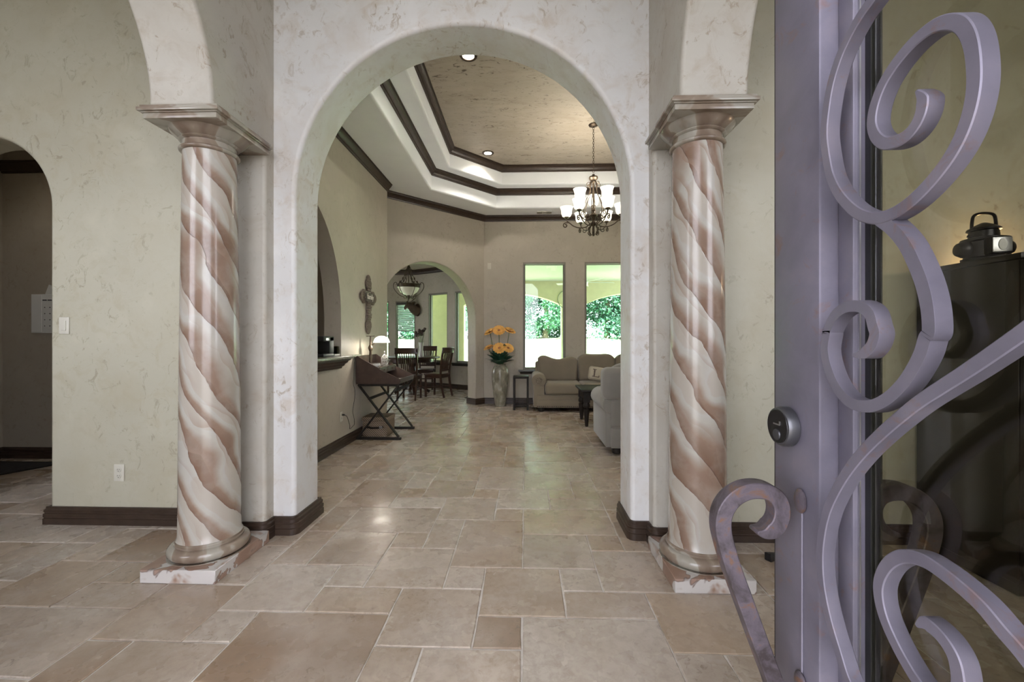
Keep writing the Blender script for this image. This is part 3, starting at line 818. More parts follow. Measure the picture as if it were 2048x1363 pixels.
# ---- entrance door: iron frame, scrolls, glass, standing open at right angles
def iron_door():
    t = thing('door_1', 'open iron and glass entrance door with curling scrollwork', 'door', (0.48, 0.32, 0), 0, None, 'structure')
    L = lambda x, y, z: (x - 0.48, y - 0.32, z)
    XO = 0.450                                    # outer face of the stile
    def bx(mb, x0, x1, y0, y1, z0, z1): mb.box(x0 - 0.48, x1 - 0.48, y0 - 0.32, y1 - 0.32, z0, z1)
    mb = MB(); bx(mb, XO, 0.515, 0.662, 0.778, 0.012, 2.55); mb.build('stile', 'iron', t, 0.004, 2)
    mb = MB(); bx(mb, XO, 0.515, -0.14, -0.03, 0.012, 2.55); mb.build('stile', 'iron', t, 0.004, 2)
    mb = MB(); bx(mb, XO, 0.515, -0.03, 0.662, 0.012, 0.20); mb.build('bottom_rail', 'iron', t, 0.004, 2)
    mb = MB(); bx(mb, XO, 0.515, -0.03, 0.662, 2.42, 2.55); mb.build('top_rail', 'iron', t, 0.004, 2)
    mb = MB(); bx(mb, 0.478, 0.505, 0.632, 0.662, 0.20, 2.42); mb.build('glazing_frame', 'iron', t, 0.003, 2)
    mb = MB(); bx(mb, 0.485, 0.487, 0.6285, 0.632, 0.20, 2.42); mb.build('glazing_strip', 'steel', t, smooth=0)
    mb = MB(); bx(mb, 0.4955, 0.512, 0.622, 0.632, 0.20, 2.42); mb.build('gasket', 'black_rubber', t, smooth=0)
    mb = MB(); bx(mb, 0.455, 0.510, 0.778, 0.786, 0.012, 2.55); mb.build('weather_strip', 'black_rubber', t, smooth=0)
    mb = MB(); bx(mb, 0.497, 0.501, -0.03, 0.625, 0.20, 2.42); mb.build('glass_panel', 'glass_door', t, smooth=0)
    XS = 0.4405                                   # scroll bars lie in the plane x = XS
    cs, sn = math.cos(YAW), math.sin(YAW)
    def plane(px, py):
        u = (px - 1024) / F_PX; v = (HORIZON - py) / F_PX
        dx, dy = -sn + u * cs, cs + u * sn
        k = (XS - 0.0095) / dx
        return L(XS, dy * k, EYE + v * k)
    A = lambda x, y: plane(1400 + x / 1.947, y / 1.947)
    B = lambda x, y: plane(1400 + x / 1.938, 660 + y / 1.938)
    C = lambda x, y: plane(1720 + x / 3.756, 1000 + y / 3.756)
    W, T = 0.0150, 0.019
    def scroll(pts, taper_a=0, taper_b=0, dx=0.0):
        p = [q + Vector((dx, 0, 0)) for q in smooth_path(pts, 6)]
        n = len(p); tp = []
        for i in range(n):
            k = 1.0
            if taper_a and i < taper_a: k = 0.25 + 0.75 * i / taper_a
            if taper_b and n - 1 - i < taper_b: k = 0.25 + 0.75 * (n - 1 - i) / taper_b
            tp.append(k)
        MB().strap(p, W, T, (1, 0, 0), None, tp).build('scroll_bar', 'iron', t, 0.0012, 1, 40, 60)
    up = [A(790, -180), A(720, -85)]
    scroll(up + [A(*q) for q in [(662, 0), (620, 60), (575, 140), (535, 230), (505, 330), (488, 430), (480, 520), (487, 600), (505, 690), (540, 760), (590, 815), (640, 843), (695, 848), (755, 826), (820, 780), (890, 710), (960, 620), (1010, 530), (1045, 430), (1062, 330), (1060, 230), (1045, 150), (1015, 100), (975, 85), (920, 95), (870, 125), (810, 180), (750, 255), (705, 330), (675, 410), (665, 480), (680, 530), (715, 557), (765, 548), (805, 522), (838, 480), (858, 430), (860, 385), (838, 352)]], 0, 7)
    scroll([A(690, 852), A(740, 890), A(790, 950), A(830, 1030), A(860, 1110), A(880, 1200), A(885, 1290)] + [B(*q) for q in [(866, 30), (848, 90), (815, 155), (775, 213), (720, 265), (660, 293), (600, 290), (550, 257), (512, 200), (487, 130), (478, 70), (486, 15)]] + [A(*q) for q in [(490, 1285), (518, 1230), (560, 1197), (612, 1192), (652, 1218), (668, 1270)]] + [B(*q) for q in [(672, 18), (657, 62), (628, 90), (588, 98)]], 0, 7, 0.0009)
    scroll([B(1420, -120), B(1320, -45), B(1230, 20), B(1130, 90), B(1030, 158), B(930, 222), B(850, 275), B(780, 330), B(700, 400), B(630, 470), B(570, 545), B(525, 620), B(490, 700), B(470, 790), B(463, 880), B(468, 970), B(483, 1060), B(505, 1150), B(532, 1240), B(565, 1345), B(615, 1440), B(690, 1500)], 0, 0, -0.0006)
    scroll([C(1500, 1560), C(1350, 1350), C(1190, 1140), C(1050, 980), C(900, 800), C(750, 660), C(600, 540), C(480, 460), C(380, 425), C(290, 425), C(210, 470), C(155, 550), C(130, 640), C(135, 740), C(160, 850), C(200, 960), C(260, 1090), C(330, 1220), C(410, 1350), C(500, 1460), C(600, 1525), C(690, 1500), C(728, 1410), C(720, 1280), C(690, 1170), C(625, 1060), C(545, 972), C(470, 922), C(412, 940)], 0, 7)
    # dead bolt: dark face in a steel collar
    R = Matrix.Rotation(-PI / 2, 4, 'Y')
    db = MB().lathe([(0.030, 0.0), (0.0335, 0.002), (0.0335, 0.014), (0.031, 0.019), (0.0285, 0.0195)], 32, Matrix.Translation(L(XO, 0.735, 1.116)) @ R).build('deadbolt', 'gunmetal', t)
    MB().lathe([(0.0285, 0.0190), (0.0280, 0.0205), (0.0, 0.0205)], 32, Matrix.Translation(L(XO, 0.735, 1.116)) @ R).build('deadbolt_face', 'dark_metal', db)
    MB().lathe([(0.0095, 0.0204), (0.009, 0.0225), (0.0, 0.0225)], 20, Matrix.Translation(L(XO, 0.735, 1.102)) @ R).build('keyhole', 'gunmetal', db)
    mk = MB(); p0 = L(XO - 0.021, 0.735, 1.1195)
    mk.box(p0[0] - 0.0006, p0[0], p0[1] - 0.009, p0[1] + 0.009, p0[2] - 0.0012, p0[2] + 0.0012); mk.box(p0[0] - 0.0006, p0[0], p0[1] - 0.010, p0[1] - 0.007, p0[2], p0[2] + 0.006)
    mk.build('engraved_mark', 'steel', db, smooth=0)
    # pull handles, one on each side of the stile
    def hp(px, py):
        u = (px - 1024) / F_PX; v = (HORIZON - py) / F_PX
        dx, dy = -sn + u * cs, cs + u * sn
        k = 0.690 / dy
        return (dx * k, EYE + v * k)
    ctr = [(1513, 1064), (1532, 1066), (1551, 1056), (1562, 1035), (1562, 1010), (1549, 990), (1525, 981), (1495, 983), (1468, 998), (1450, 1024), (1446, 1055), (1453, 1090), (1468, 1140), (1490, 1200), (1512, 1260), (1534, 1320), (1550, 1362), (1562, 1400)]
    pts = [hp(*q) for q in ctr]
    for sg in (0, 1):
        pp = [L(x if sg == 0 else 0.965 - x, 0.700, z) for x, z in pts]
        p = smooth_path(pp, 5); n = len(p)
        tp = [min(1.0, 0.2 + 0.8 * i / 8) for i in range(n)]
        h = MB().strap(p, 0.025, 0.028, (0, 1, 0), None, tp).build('pull_handle', 'iron_rusty', t, 0.0015, 1, 40, 60)
        sx = XO if sg == 0 else 0.515
        s = -1 if sg == 0 else 1
        wd = MB()
        for z in (pts[4][1] + 0.004, pts[-2][1] - 0.01):
            wd.sphere(L(sx + s * 0.004, 0.700, z), (0.006, 0.014, 0.020), 10, 8)
        wd.build('weld', 'iron_rusty', h)
        rb = MB().tube([L(sx + s * 0.001, 0.700, 0.70), L(sx + s * 0.001, 0.700, pts[3][1] + 0.03)], 0.002, 6)
        rb.build('weld_seam', 'iron', h)
    for z in (0.35, 1.25, 2.2):
        MB().tube([L(0.523, -0.15, z), L(0.523, -0.15, z + 0.11)], 0.011, 10).build('hinge', 'iron', t)
    return t
iron_door()

# ---- small wall fittings
def outlet(loc, rz, label, group=None):
    t = thing('wall_outlet', label, 'outlet', loc, rz, group)
    MB().box(-0.036, 0.036, -0.007, 0, -0.058, 0.058).build('cover_plate', 'plate_cream', t, 0.003, 2)
    for z in (0.021, -0.021):
        s = MB().lathe([(0.0, 0.0), (0.0165, 0.0), (0.0165, 0.003), (0.015, 0.004), (0.0, 0.004)], 20, Matrix.Translation((0, -0.0065, z)) @ Matrix.Rotation(PI / 2, 4, 'X')).build('socket', 'plate_cream', t)
        mb = MB(); mb.box(-0.007, -0.005, -0.0112, -0.0105, z - 0.002, z + 0.008).box(0.005, 0.007, -0.0112, -0.0105, z - 0.002, z + 0.008).box(-0.002, 0.002, -0.0112, -0.0105, z - 0.011, z - 0.006)
        mb.build('slots', 'dark_metal', s, smooth=0)
    return t
outlet((-2.767, 2.80, 0.352), 0, 'cream double wall outlet low on the left wing wall')
outlet((-2.14, 4.85, 0.36), PI / 2, 'cream wall outlet with a black plug below the bar counter')
t = thing('light_switch', 'cream rocker light switch beside the small left arch', 'switch', (-3.155, 2.80, 1.355))
MB().box(-0.036, 0.036, -0.007, 0, -0.058, 0.058).build('cover_plate', 'plate_cream', t, 0.003, 2)
MB().box(-0.017, 0.017, -0.011, -0.006, -0.034, 0.034).build('rocker', 'plate_cream', t, 0.002, 2)
t = thing('wall_plate', 'small blank wall plate high on the tan wall left of the window', 'plate', (-0.70, 8.225, 2.68))
MB().box(-0.035, 0.035, -0.008, 0, -0.06, 0.06).build('cover_plate', 'plate_cream', t, 0.003, 2)
MB().box(-0.012, 0.012, -0.012, -0.008, -0.03, 0.03).build('button', 'plate_cream', t, 0.002, 1)

# ---- hall: message board, rug
t = thing('wall_calendar', 'pale wall calendar board with black tabs seen through the small left arch', 'calendar', (-5.02, 4.32, 1.53))
MB().box(-0.195, 0.195, -0.020, 0, -0.205, 0.205).build('board', 'plastic_white', t, 0.004, 2)
MB().box(-0.185, -0.075, -0.023, -0.020, -0.195, 0.195).build('side_panel', 'plastic_white', t, 0.002, 1)
for k in range(4): MB().box(-0.065 + 0.056 * k, -0.022 + 0.056 * k, -0.024, -0.020, 0.137, 0.147).build('black_tab', 'black_rubber', t, smooth=0)
for r in range(4):
    for k in range(4):
        MB().lathe([(0.0, 0), (0.006, 0), (0.005, 0.003), (0, 0.003)], 8, Matrix.Translation((-0.043 + 0.056 * k, -0.020, 0.065 - 0.065 * r)) @ Matrix.Rotation(PI / 2, 4, 'X')).build('peg', 'black_rubber', t)
MB().prism([(0.0, 0.0), (0.10, 0.0), (0.07, 0.085), (0.04, 0.10)], 0.0, 0.012, Matrix.Translation((-0.045, -0.004, 0.206)) @ Matrix.Rotation(PI / 2, 4, 'X')).build('hanging_flap', 'plastic_white', t, smooth=0)
t = thing('floor_rug', 'black rug on the hall floor behind the small left arch', 'rug', (0, 0, 0))
MB().prism([(-5.45, 3.45), (-4.86, 3.77), (-4.66, 4.15), (-5.45, 4.15)], 0.001, 0.012).build('pile', 'rug_black', t, smooth=0)
MB().tube([(-5.45, 3.45, 0.008), (-4.86, 3.77, 0.008), (-4.66, 4.15, 0.008), (-5.45, 4.15, 0.008)], 0.008, 6).build('binding', 'dark_wood', t)

# ---- right wing: cabinet with lantern, door stop
def cabinet():
    t = thing('tall_cabinet', 'near-black wooden cabinet seen through the door glass', 'cabinet', (2.41, 2.12, 0))
    MB().box(0.0, 0.025, 0.02, 0.56, 0.06, 1.655).box(0.975, 1.0, 0.02, 0.56, 0.06, 1.655).box(0.025, 0.975, 0.54, 0.56, 0.06, 1.655).box(0.025, 0.975, 0.02, 0.54, 0.06, 0.09).build('carcass', 'cabinet_black', t, 0.002, 1)
    MB().box(-0.012, 1.012, 0.0, 0.565, 1.655, 1.685).build('top', 'cabinet_black', t, 0.006, 2)
    MB().box(0.01, 0.99, 0.03, 0.55, 0.0, 0.06).build('plinth', 'cabinet_black', t, 0.003, 1)
    for k in range(2):
        d = MB().box(0.004 + 0.5 * k, 0.494 + 0.5 * k, 0.0, 0.019, 0.068, 1.648).build('cabinet_door', 'cabinet_black', t, 0.003, 1)
        MB().tube([(0.46 + 0.08 * k, -0.02, 0.80), (0.46 + 0.08 * k, -0.02, 0.94)], 0.006, 8).box(0.455 + 0.08 * k, 0.465 + 0.08 * k, -0.02, 0.0, 0.80, 0.81).box(0.455 + 0.08 * k, 0.465 + 0.08 * k, -0.02, 0.0, 0.93, 0.94).build('handle', 'bronze', d)
cabinet()
def lantern():
    t = thing('railroad_lantern', 'old black signal lantern with a square lens on top of the cabinet', 'lantern', (2.475, 2.36, 1.685), -0.25)
    MB().lathe([(0.0, 0.0), (0.088, 0.0), (0.090, 0.012), (0.078, 0.018), (0.076, 0.10), (0.092, 0.106), (0.090, 0.118), (0.060, 0.126), (0.058, 0.158), (0.068, 0.163), (0.066, 0.172), (0.040, 0.190), (0.012, 0.205), (0.0, 0.206)], 28).build('body', 'dark_metal', t)
    mb = MB().tube(smooth_path([(-0.052, 0, 0.165), (-0.050, 0, 0.215), (-0.040, 0, 0.248), (0.0, 0, 0.258), (0.040, 0, 0.248), (0.050, 0, 0.215), (0.052, 0, 0.165)], 4), 0.0075, 8)
    mb.build('bail_handle', 'dark_metal', t)
    b = MB().box(-0.045, 0.045, -0.118, -0.065, 0.02, 0.110).build('lens_housing', 'dark_metal', t, 0.010, 2)
    MB().box(-0.040, 0.040, -0.123, -0.118, 0.027, 0.103).build('lens_frame', 'steel', b, 0.004, 2)
    MB().lathe([(0.0, 0.0), (0.020, 0.0), (0.019, 0.004), (0.0, 0.007)], 20, Matrix.Translation((0, -0.123, 0.065)) @ Matrix.Rotation(PI / 2, 4, 'X') @ Matrix.Diagonal((0.9, 1.5, 1, 1))).build('lens', 'paper', b)
    for s in (-1, 1):
        MB().lathe([(0.042, 0.0), (0.046, 0.02), (0.034, 0.045), (0.030, 0.048)], 20, Matrix.Translation((s * 0.07, 0, 0.065)) @ Matrix.Rotation(s * PI / 2, 4, 'Y')).build('side_lens', 'dark_metal', t)
    mb = MB().tube([(-0.06, -0.02, 0.128), (-0.085, -0.03, 0.135), (-0.088, -0.03, 0.125)], 0.004, 6)
    mb.build('latch', 'dark_metal', t)
lantern()
t = thing('added_uplight', 'unseen warm uplight added on top of the cabinet for the wall glow', 'lamp', (2.82, 2.52, 1.685))  # hidden lamp, added to reproduce a warm glow on the wall
MB().lathe([(0.0, 0.0), (0.045, 0.0), (0.047, 0.012), (0.040, 0.022), (0.034, 0.022)], 24).build('housing', 'dark_metal', t)
MB().lathe([(0.034, 0.020), (0.0, 0.020)], 20, None, False).build('lens', 'added_uplight_glow', t)
pl_ = bpy.data.lights.new('added_uplight_bulb', 'POINT'); pl_.energy = 5.0; pl_.color = (1.0, 0.66, 0.38); pl_.shadow_soft_size = 0.03
po_ = bpy.data.objects.new('added_uplight_bulb', pl_); COL.objects.link(po_); po_.parent = t; po_.location = (0, 0, 0.05)
t = thing('door_stop', 'small black wedge door stop on the tiles beside the door edge', 'door stop', (1.38, 2.45, 0.0), 0.5)
MB().prism([(0.0, 0.0), (0.13, 0.0), (0.13, 0.012), (0.0, 0.045)], -0.02, 0.02, Matrix.Rotation(PI / 2, 4, 'X')).build('wedge', 'black_rubber', t, 0.003, 1)
MB().box(0.01, 0.12, -0.018, 0.018, 0.0, 0.004).build('tread', 'dark_metal', t, smooth=0)

# ---- recessed lights and vent in the living room ceiling
LBL = ['lit recessed ceiling light near the corner of the brown panel', 'lit recessed ceiling light peeping under the crown of the big arch', 'unseen recessed light added above the right end of the sofa', 'unseen recessed light added above the loveseat', 'unseen recessed light added in the hall behind the small arch', 'unseen recessed light added in the bar recess']
for k, (x, y, z, en) in enumerate([(-0.61, 6.90, Z2, 56), (-0.61, 4.52, Z2, 56), (2.55, 6.90, Z2, 56), (2.55, 4.58, Z2, 56), (-4.6, 3.55, 3.45, 14), (-2.8, 4.3, 3.45, 12)]):  # last four are out of view, added to brighten the rooms
    t = thing('recessed_light', LBL[k], 'ceiling light', (x, y, z), 0, 'recessed can lights')
    sp = bpy.data.lights.new('can_bulb', 'SPOT'); sp.energy = en; sp.color = (1.0, 0.92, 0.82); sp.spot_size = 2.3; sp.spot_blend = 0.6; sp.shadow_soft_size = 0.06
    so = bpy.data.objects.new('can_bulb', sp); COL.objects.link(so); so.parent = t; so.location = (0, 0, -0.02)
    MB().lathe([(0.060, -0.001), (0.064, -0.012), (0.092, -0.010), (0.096, -0.001)], 32, None, False).build('trim_ring', 'bronze', t)
    MB().lathe([(0.0, -0.0045), (0.062, -0.0045)], 28, None, False).build('bulb_lens', 'can_glow', t)
t = thing('ceiling_vent', 'small white air vent in the ceiling left of the chandelier', 'vent', (0.36, 7.98, Z0))
MB().box(-0.14, 0.14, -0.075, 0.075, -0.012, -0.001).build('frame', 'plastic_white', t, 0.003, 1)
for k in range(14): MB().box(-0.125 + 0.012 * k + (0.086 if k > 6 else 0), -0.119 + 0.012 * k + (0.086 if k > 6 else 0), -0.05, 0.05, -0.016, -0.012).build('louvre', 'window_frame', t, smooth=0)

# ---- big chandelier
def spiral_end(c, r0, r1, a0, turns, n=14):
    return [(c[0] + (r0 + (r1 - r0) * k / n) * math.cos(a0 + turns * 2 * PI * k / n), c[1] + (r0 + (r1 - r0) * k / n) * math.sin(a0 + turns * 2 * PI * k / n)) for k in range(n + 1)]
def chandelier():
    t = thing('chandelier', 'scrolled bronze chandelier with two tiers of lit glass shades', 'chandelier', (0.97, 6.04, 2.72))
    H = Z2 - 2.72
    MB().lathe([(0.0, H - 0.03), (0.03, H - 0.03), (0.065, H - 0.012), (0.07, H - 0.001)], 24).build('canopy', 'bronze', t)
    mb = MB(); z = 0.90; k = 0
    while z < H - 0.03:
        ring = [(0.011 * math.cos(a), 0, 0.021 * math.sin(a) + z + 0.02) for a in [2 * PI * j / 10 for j in range(11)]]
        if k % 2: ring = [(0, x, zz) for x, _, zz in ring]
        mb.tube(ring, 0.0032, 5, None, False); z += 0.034; k += 1
    mb.build('chain', 'bronze', t)
    MB().lathe([(0.0, 0.885), (0.018, 0.88), (0.020, 0.855), (0.060, 0.845), (0.064, 0.825), (0.050, 0.800), (0.032, 0.790), (0.030, 0.77), (0.012, 0.75), (0.010, 0.42), (0.022, 0.40), (0.030, 0.375), (0.014, 0.345), (0.020, 0.33), (0.055, 0.31), (0.058, 0.295), (0.030, 0.27), (0.020, 0.22), (0.045, 0.19), (0.042, 0.165), (0.016, 0.14), (0.012, 0.05), (0.022, 0.03), (0.012, 0.005), (0.0, 0.0)], 20).build('stem', 'bronze', t)
    def arm2d(pts): return smooth_path([(x, 0, z) for x, z in pts], 5)
    # cage ribs
    for k in range(6):
        R = Matrix.Rotation(2 * PI * k / 6 + 0.2, 4, 'Z')
        MB().tube(arm2d([(0.03, 0.79), (0.055, 0.73), (0.05, 0.66), (0.075, 0.58), (0.125, 0.48), (0.15, 0.38), (0.13, 0.28), (0.09, 0.22), (0.05, 0.17)]), 0.0065, 6, R).build('cage_rib', 'bronze', t)
        MB().tube(arm2d([(0.035, 0.74)] + [(0.075 + x, 0.73 + z) for x, z in spiral_end((0, 0), 0.038, 0.010, PI, -0.95)]), 0.0055, 6, R).build('top_curl', 'bronze', t)
        MB().tube(arm2d([(0.02, 0.20), (0.06, 0.13), (0.07, 0.07), (0.04, 0.03)] + [(0.06 + x, 0.045 + z) for x, z in spiral_end((0, 0), 0.03, 0.008, -PI * 0.8, 0.9)]), 0.0055, 6, R).build('bottom_curl', 'bronze', t)
    def shade(parent, x, z, R):
        cup = MB().lathe([(0.0, z - 0.035), (0.012, z - 0.03), (0.016, z - 0.018), (0.036, z - 0.008), (0.034, z + 0.004), (0.026, z + 0.006)], 16, R @ Matrix.Translation((x, 0, 0))).build('lamp_cup', 'bronze', parent)
        bl = bpy.data.lights.new('shade_bulb', 'POINT'); bl.energy = 7.0; bl.color = (1.0, 0.93, 0.82); bl.shadow_soft_size = 0.05
        bo = bpy.data.objects.new('shade_bulb', bl); COL.objects.link(bo); bo.parent = parent; bo.location = R @ Vector((x, 0, z + 0.165))
        MB().lathe([(0.020, z + 0.004), (0.060, z + 0.016), (0.074, z + 0.050), (0.075, z + 0.095), (0.090, z + 0.138), (0.094, z + 0.144), (0.086, z + 0.141), (0.070, z + 0.095), (0.068, z + 0.050), (0.052, z + 0.020)], 24, R @ Matrix.Translation((x, 0, 0)), False).build('lamp_shade', 'lamp_shade_glow', parent)
    for k in range(6):                                             # lower tier
        R = Matrix.Rotation(2 * PI * k / 6 - 0.16, 4, 'Z')
        a = MB().tube(arm2d([(0.03, 0.20), (0.10, 0.14), (0.19, 0.13), (0.28, 0.16), (0.345, 0.21), (0.40, 0.21)] + [(0.395 + x, 0.175 + z) for x, z in spiral_end((0, 0), 0.036, 0.010, PI / 2, -1.1)]), 0.008, 8, R).tube(arm2d([(0.34, 0.21), (0.375, 0.235), (0.38, 0.26)]), 0.007, 8, R).tube(arm2d([(0.10, 0.14), (0.10, 0.09)] + [(0.13 + x, 0.085 + z) for x, z in spiral_end((0, 0), 0.03, 0.008, PI, 0.9)]), 0.0055, 6, R).build('lamp_arm', 'bronze', t)
        shade(a, 0.38, 0.29, R)
    for k in range(3):                                             # upper tier
        R = Matrix.Rotation(2 * PI * k / 3 + PI / 2 - 0.16, 4, 'Z')
        a = MB().tube(arm2d([(0.03, 0.30), (0.08, 0.24), (0.15, 0.23), (0.21, 0.29), (0.225, 0.37), (0.20, 0.43), (0.215, 0.47)]), 0.008, 8, R).tube(arm2d([(0.15, 0.23)] + [(0.17 + x, 0.30 + z) for x, z in spiral_end((0, 0), 0.055, 0.012, -PI / 2, -1.0)]), 0.006, 6, R).build('lamp_arm', 'bronze', t)
        shade(a, 0.215, 0.50, R)
chandelier()

# ---- bar counter and what stands on it
def counter():
    t = thing('bar_counter', 'granite bar counter on a dark ledge in the arched opening', 'counter', (-2.14, 4.2, 0))
    MB().prism([(-0.36, -1.1), (0.13, -1.1), (0.13, 0.70), (0.10, 0.74), (0.035, 0.76), (0.035, 1.17), (0.001, 1.17), (0.001, 0.645), (-0.36, 0.645)], 1.036, 1.068).build('granite_top', 'granite', t, 0.006, 2)
    pr = [(0.0, 0.925), (0.022, 0.925), (0.026, 0.945), (0.045, 0.955), (0.050, 0.975), (0.072, 0.99), (0.080, 1.01), (0.100, 1.018), (0.102, 1.036), (0.0, 1.036)]
    n = len(pr)
    vs = [(o_, -1.1, z) for o_, z in pr] + [(o_, 0.60 + o_ * 0.9, z) for o_, z in pr]
    fs = [(k, (k + 1) % n, n + (k + 1) % n, n + k) for k in range(n)] + [tuple(range(n))[::-1], tuple(range(n, 2 * n))]
    MB().add(vs, fs).build('ledge_moulding', 'dark_wood_trim', t, smooth=30)
counter()
t = thing('coffee_maker', 'black coffee maker at the end of the bar counter', 'coffee maker', (-2.22, 4.58, 1.068))
MB().box(-0.10, 0.08, -0.16, 0.09, 0, 0.035).build('base', 'black_rubber', t, 0.008, 2)
MB().box(-0.10, 0.08, -0.02, 0.09, 0.035, 0.225).build('tower', 'black_rubber', t, 0.010, 2)
MB().box(-0.10, 0.08, -0.16, 0.09, 0.165, 0.225).build('brew_head', 'black_rubber', t, 0.012, 2)
MB().box(0.0805, 0.084, -0.11, -0.05, 0.18, 0.205).build('badge', 'steel', t, smooth=0)
t = thing('napkin_holder', 'clear ribbed napkin holder on a white tray beside the coffee maker', 'holder', (-2.20, 4.77, 1.068))
MB().box(-0.05, 0.05, -0.06, 0.10, 0, 0.022).build('tray', 'plastic_white', t, 0.005, 2)
for k in range(7): MB().box(-0.045, 0.045, -0.045 + 0.02 * k, -0.041 + 0.02 * k, 0.022, 0.11).build('rib', 'glass_clear', t, smooth=0)

# ---- wall cross
def cross():
    t = thing('wall_cross', 'weathered slatted wooden wall cross with a word plaque', 'cross', (-2.138, 5.665, 1.325), PI / 2)
    # local x runs along +Y of the room, -y points into the room
    M = Matrix.Rotation(PI / 2, 4, 'X')
    def lobe(cx, cz, up, s=1.0):
        w = 0.063 * s
        p = [(-w, 0), (-w * 1.45, 0.035), (-w * 1.5, 0.085), (-w * 0.95, 0.125), (-w * 0.85, 0.15), (-w * 0.45, 0.175), (0, 0.185), (w * 0.45, 0.175), (w * 0.85, 0.15), (w * 0.95, 0.125), (w * 1.5, 0.085), (w * 1.45, 0.035), (w, 0)]
        a = {'u': 0, 'd': PI, 'l': PI / 2, 'r': -PI / 2}[up]
        return [(cx + x * math.cos(a) - z * math.sin(a), cz + x * math.sin(a) + z * math.cos(a)) for x, z in p]
    for cx, cz, up in ((0, 0.62, 'u'), (0, 0.185, 'd'), (-0.10, 0.50, 'l'), (0.10, 0.50, 'r')):
        MB().prism(lobe(cx, cz, up), 0.004, 0.024, M).build('end_lobe', 'weathered_wood', t, 0.003, 1)
    z = 0.188
    k = 0
    while z < 0.62:
        h = 0.030 + 0.008 * ((k * 37) % 5) / 5
        wv = 0.064 + 0.005 * ((k * 53) % 3 - 1)
        if not (0.425 < z < 0.555):
            MB().box(-wv, wv, -0.030 - 0.004 * (k % 3), -0.004, z, z + h - 0.004).build('slat', 'weathered_wood', t, 0.002, 1)
        z += h; k += 1
    for sx in (-1, 1):
        for q in range(4):
            MB().box(sx * 0.14 - 0.055, sx * 0.14 + 0.055, -0.030 - 0.004 * (q % 2), -0.024, 0.440 + 0.032 * q, 0.440 + 0.032 * q + 0.026).build('slat', 'weathered_wood', t, 0.002, 1)
    for cz in (0.66, 0.70, 0.74, 0.055, 0.09, 0.13):
        MB().box(-0.055, 0.055, -0.029, -0.024, cz, cz + 0.022).build('slat', 'weathered_wood', t, 0.002, 1)
    pl = MB().box(-0.145, 0.145, -0.042, -0.004, 0.435, 0.560).build('word_plaque', 'plaque_grey', t, 0.003, 1)
    cu = bpy.data.curves.new('lettering', 'FONT'); cu.body = 'family'; cu.size = 0.105; cu.align_x = 'CENTER'; cu.align_y = 'CENTER'; cu.extrude = 0.0015; cu.space_character = 0.95
    tmp = bpy.data.objects.new('tmp_text', cu); COL.objects.link(tmp)
    bpy.context.view_layer.update()
    me = bpy.data.meshes.new_from_object(tmp.evaluated_get(bpy.context.evaluated_depsgraph_get()))
    bpy.data.objects.remove(tmp)
    me.materials.clear(); me.materials.append(MATS['lettering_pale'])
    lo = bpy.data.objects.new('lettering', me); COL.objects.link(lo); lo.parent = pl
    lo.location = (0, -0.0435, 0.503); lo.rotation_euler = (PI / 2, 0, 0)
cross()
# ---- campaign desk: X-frames carry a sloping box
def desk():
    t = thing('writing_desk', 'reddish wooden campaign desk with sloping sides on dark crossed legs', 'desk', (-2.115, 5.22, 0))
    # local x: away from the wall 0..0.555, y: 0..0.68
    side = [(0, 0.70), (0.545, 0.70), (0.553, 0.762), (0.29, 0.885), (0.29, 0.895), (0.07, 1.015), (0.02, 1.05), (0, 1.05)]
    M = Matrix.Rotation(PI / 2, 4, 'X')
    for y in (0.018, 0.678):
        MB().prism(side, 0, 0.018, Matrix.Translation((0, y, 0)) @ M).build('side_panel', 'desk_wood', t, 0.002, 1)
    MB().box(0.0, 0.018, 0.018, 0.66, 0.70, 1.05).build('back_panel', 'desk_wood', t, 0.002, 1)
    MB().box(0.018, 0.545, 0.018, 0.66, 0.70, 0.718).build('bottom_board', 'desk_wood', t, 0.002, 1)
    MB().box(0.530, 0.553, 0.018, 0.66, 0.718, 0.760).build('front_rail', 'desk_wood', t, 0.002, 1)
    MB().box(0.018, 0.29, 0.018, 0.66, 0.885, 0.900).build('upper_shelf', 'desk_wood', t, 0.002, 1)
    for k in range(2):
        d = MB().box(0.275, 0.293, 0.025 + 0.32 * k, 0.335 + 0.32 * k, 0.83, 0.905).build('drawer', 'desk_wood', t, 0.002, 1)
        MB().sphere((0.300, 0.18 + 0.32 * k, 0.868), 0.010, 10, 6).build('knob', 'bronze', d)
    for y in (0.0, 0.645):
        for s in (0, 1):
            a = (0.02, y + 0.018 + 0.016 * s, 0.03); b = (0.53, y + 0.018 + 0.016 * s, 0.685)
            if s: a, b = (0.53, a[1], 0.03), (0.02, b[1], 0.685)
            MB().beam(a, b, 0.016, 0.046, (0, 1, 0)).build('leg', 'espresso_wood', t, 0.002, 1)
        MB().box(-0.005, 0.56, y + 0.006, y + 0.046, 0.0, 0.03).build('foot_bar', 'espresso_wood', t, 0.003, 1)
        MB().box(0.02, 0.535, y + 0.008, y + 0.044, 0.672, 0.70).build('top_bar', 'espresso_wood', t, 0.003, 1)
    MB().box(0.135, 0.165, 0.04, 0.65, 0.495, 0.525).build('stretcher', 'espresso_wood', t, 0.003, 1)
    MB().box(0.46, 0.49, 0.04, 0.65, 0.60, 0.63).build('stretcher', 'espresso_wood', t, 0.003, 1)
desk()
t = thing('paper_stack', 'white papers lying in the open desk tray', 'papers', (-1.70, 5.52, 0.7185), 0.12)
MB().box(-0.11, 0.11, -0.15, 0.15, 0, 0.006).build('lower_sheets', 'paper', t, smooth=0)
MB().box(-0.10, 0.11, -0.14, 0.15, 0.0062, 0.011, Matrix.Rotation(0.08, 4, 'Z')).build('upper_sheet', 'paper', t, smooth=0)
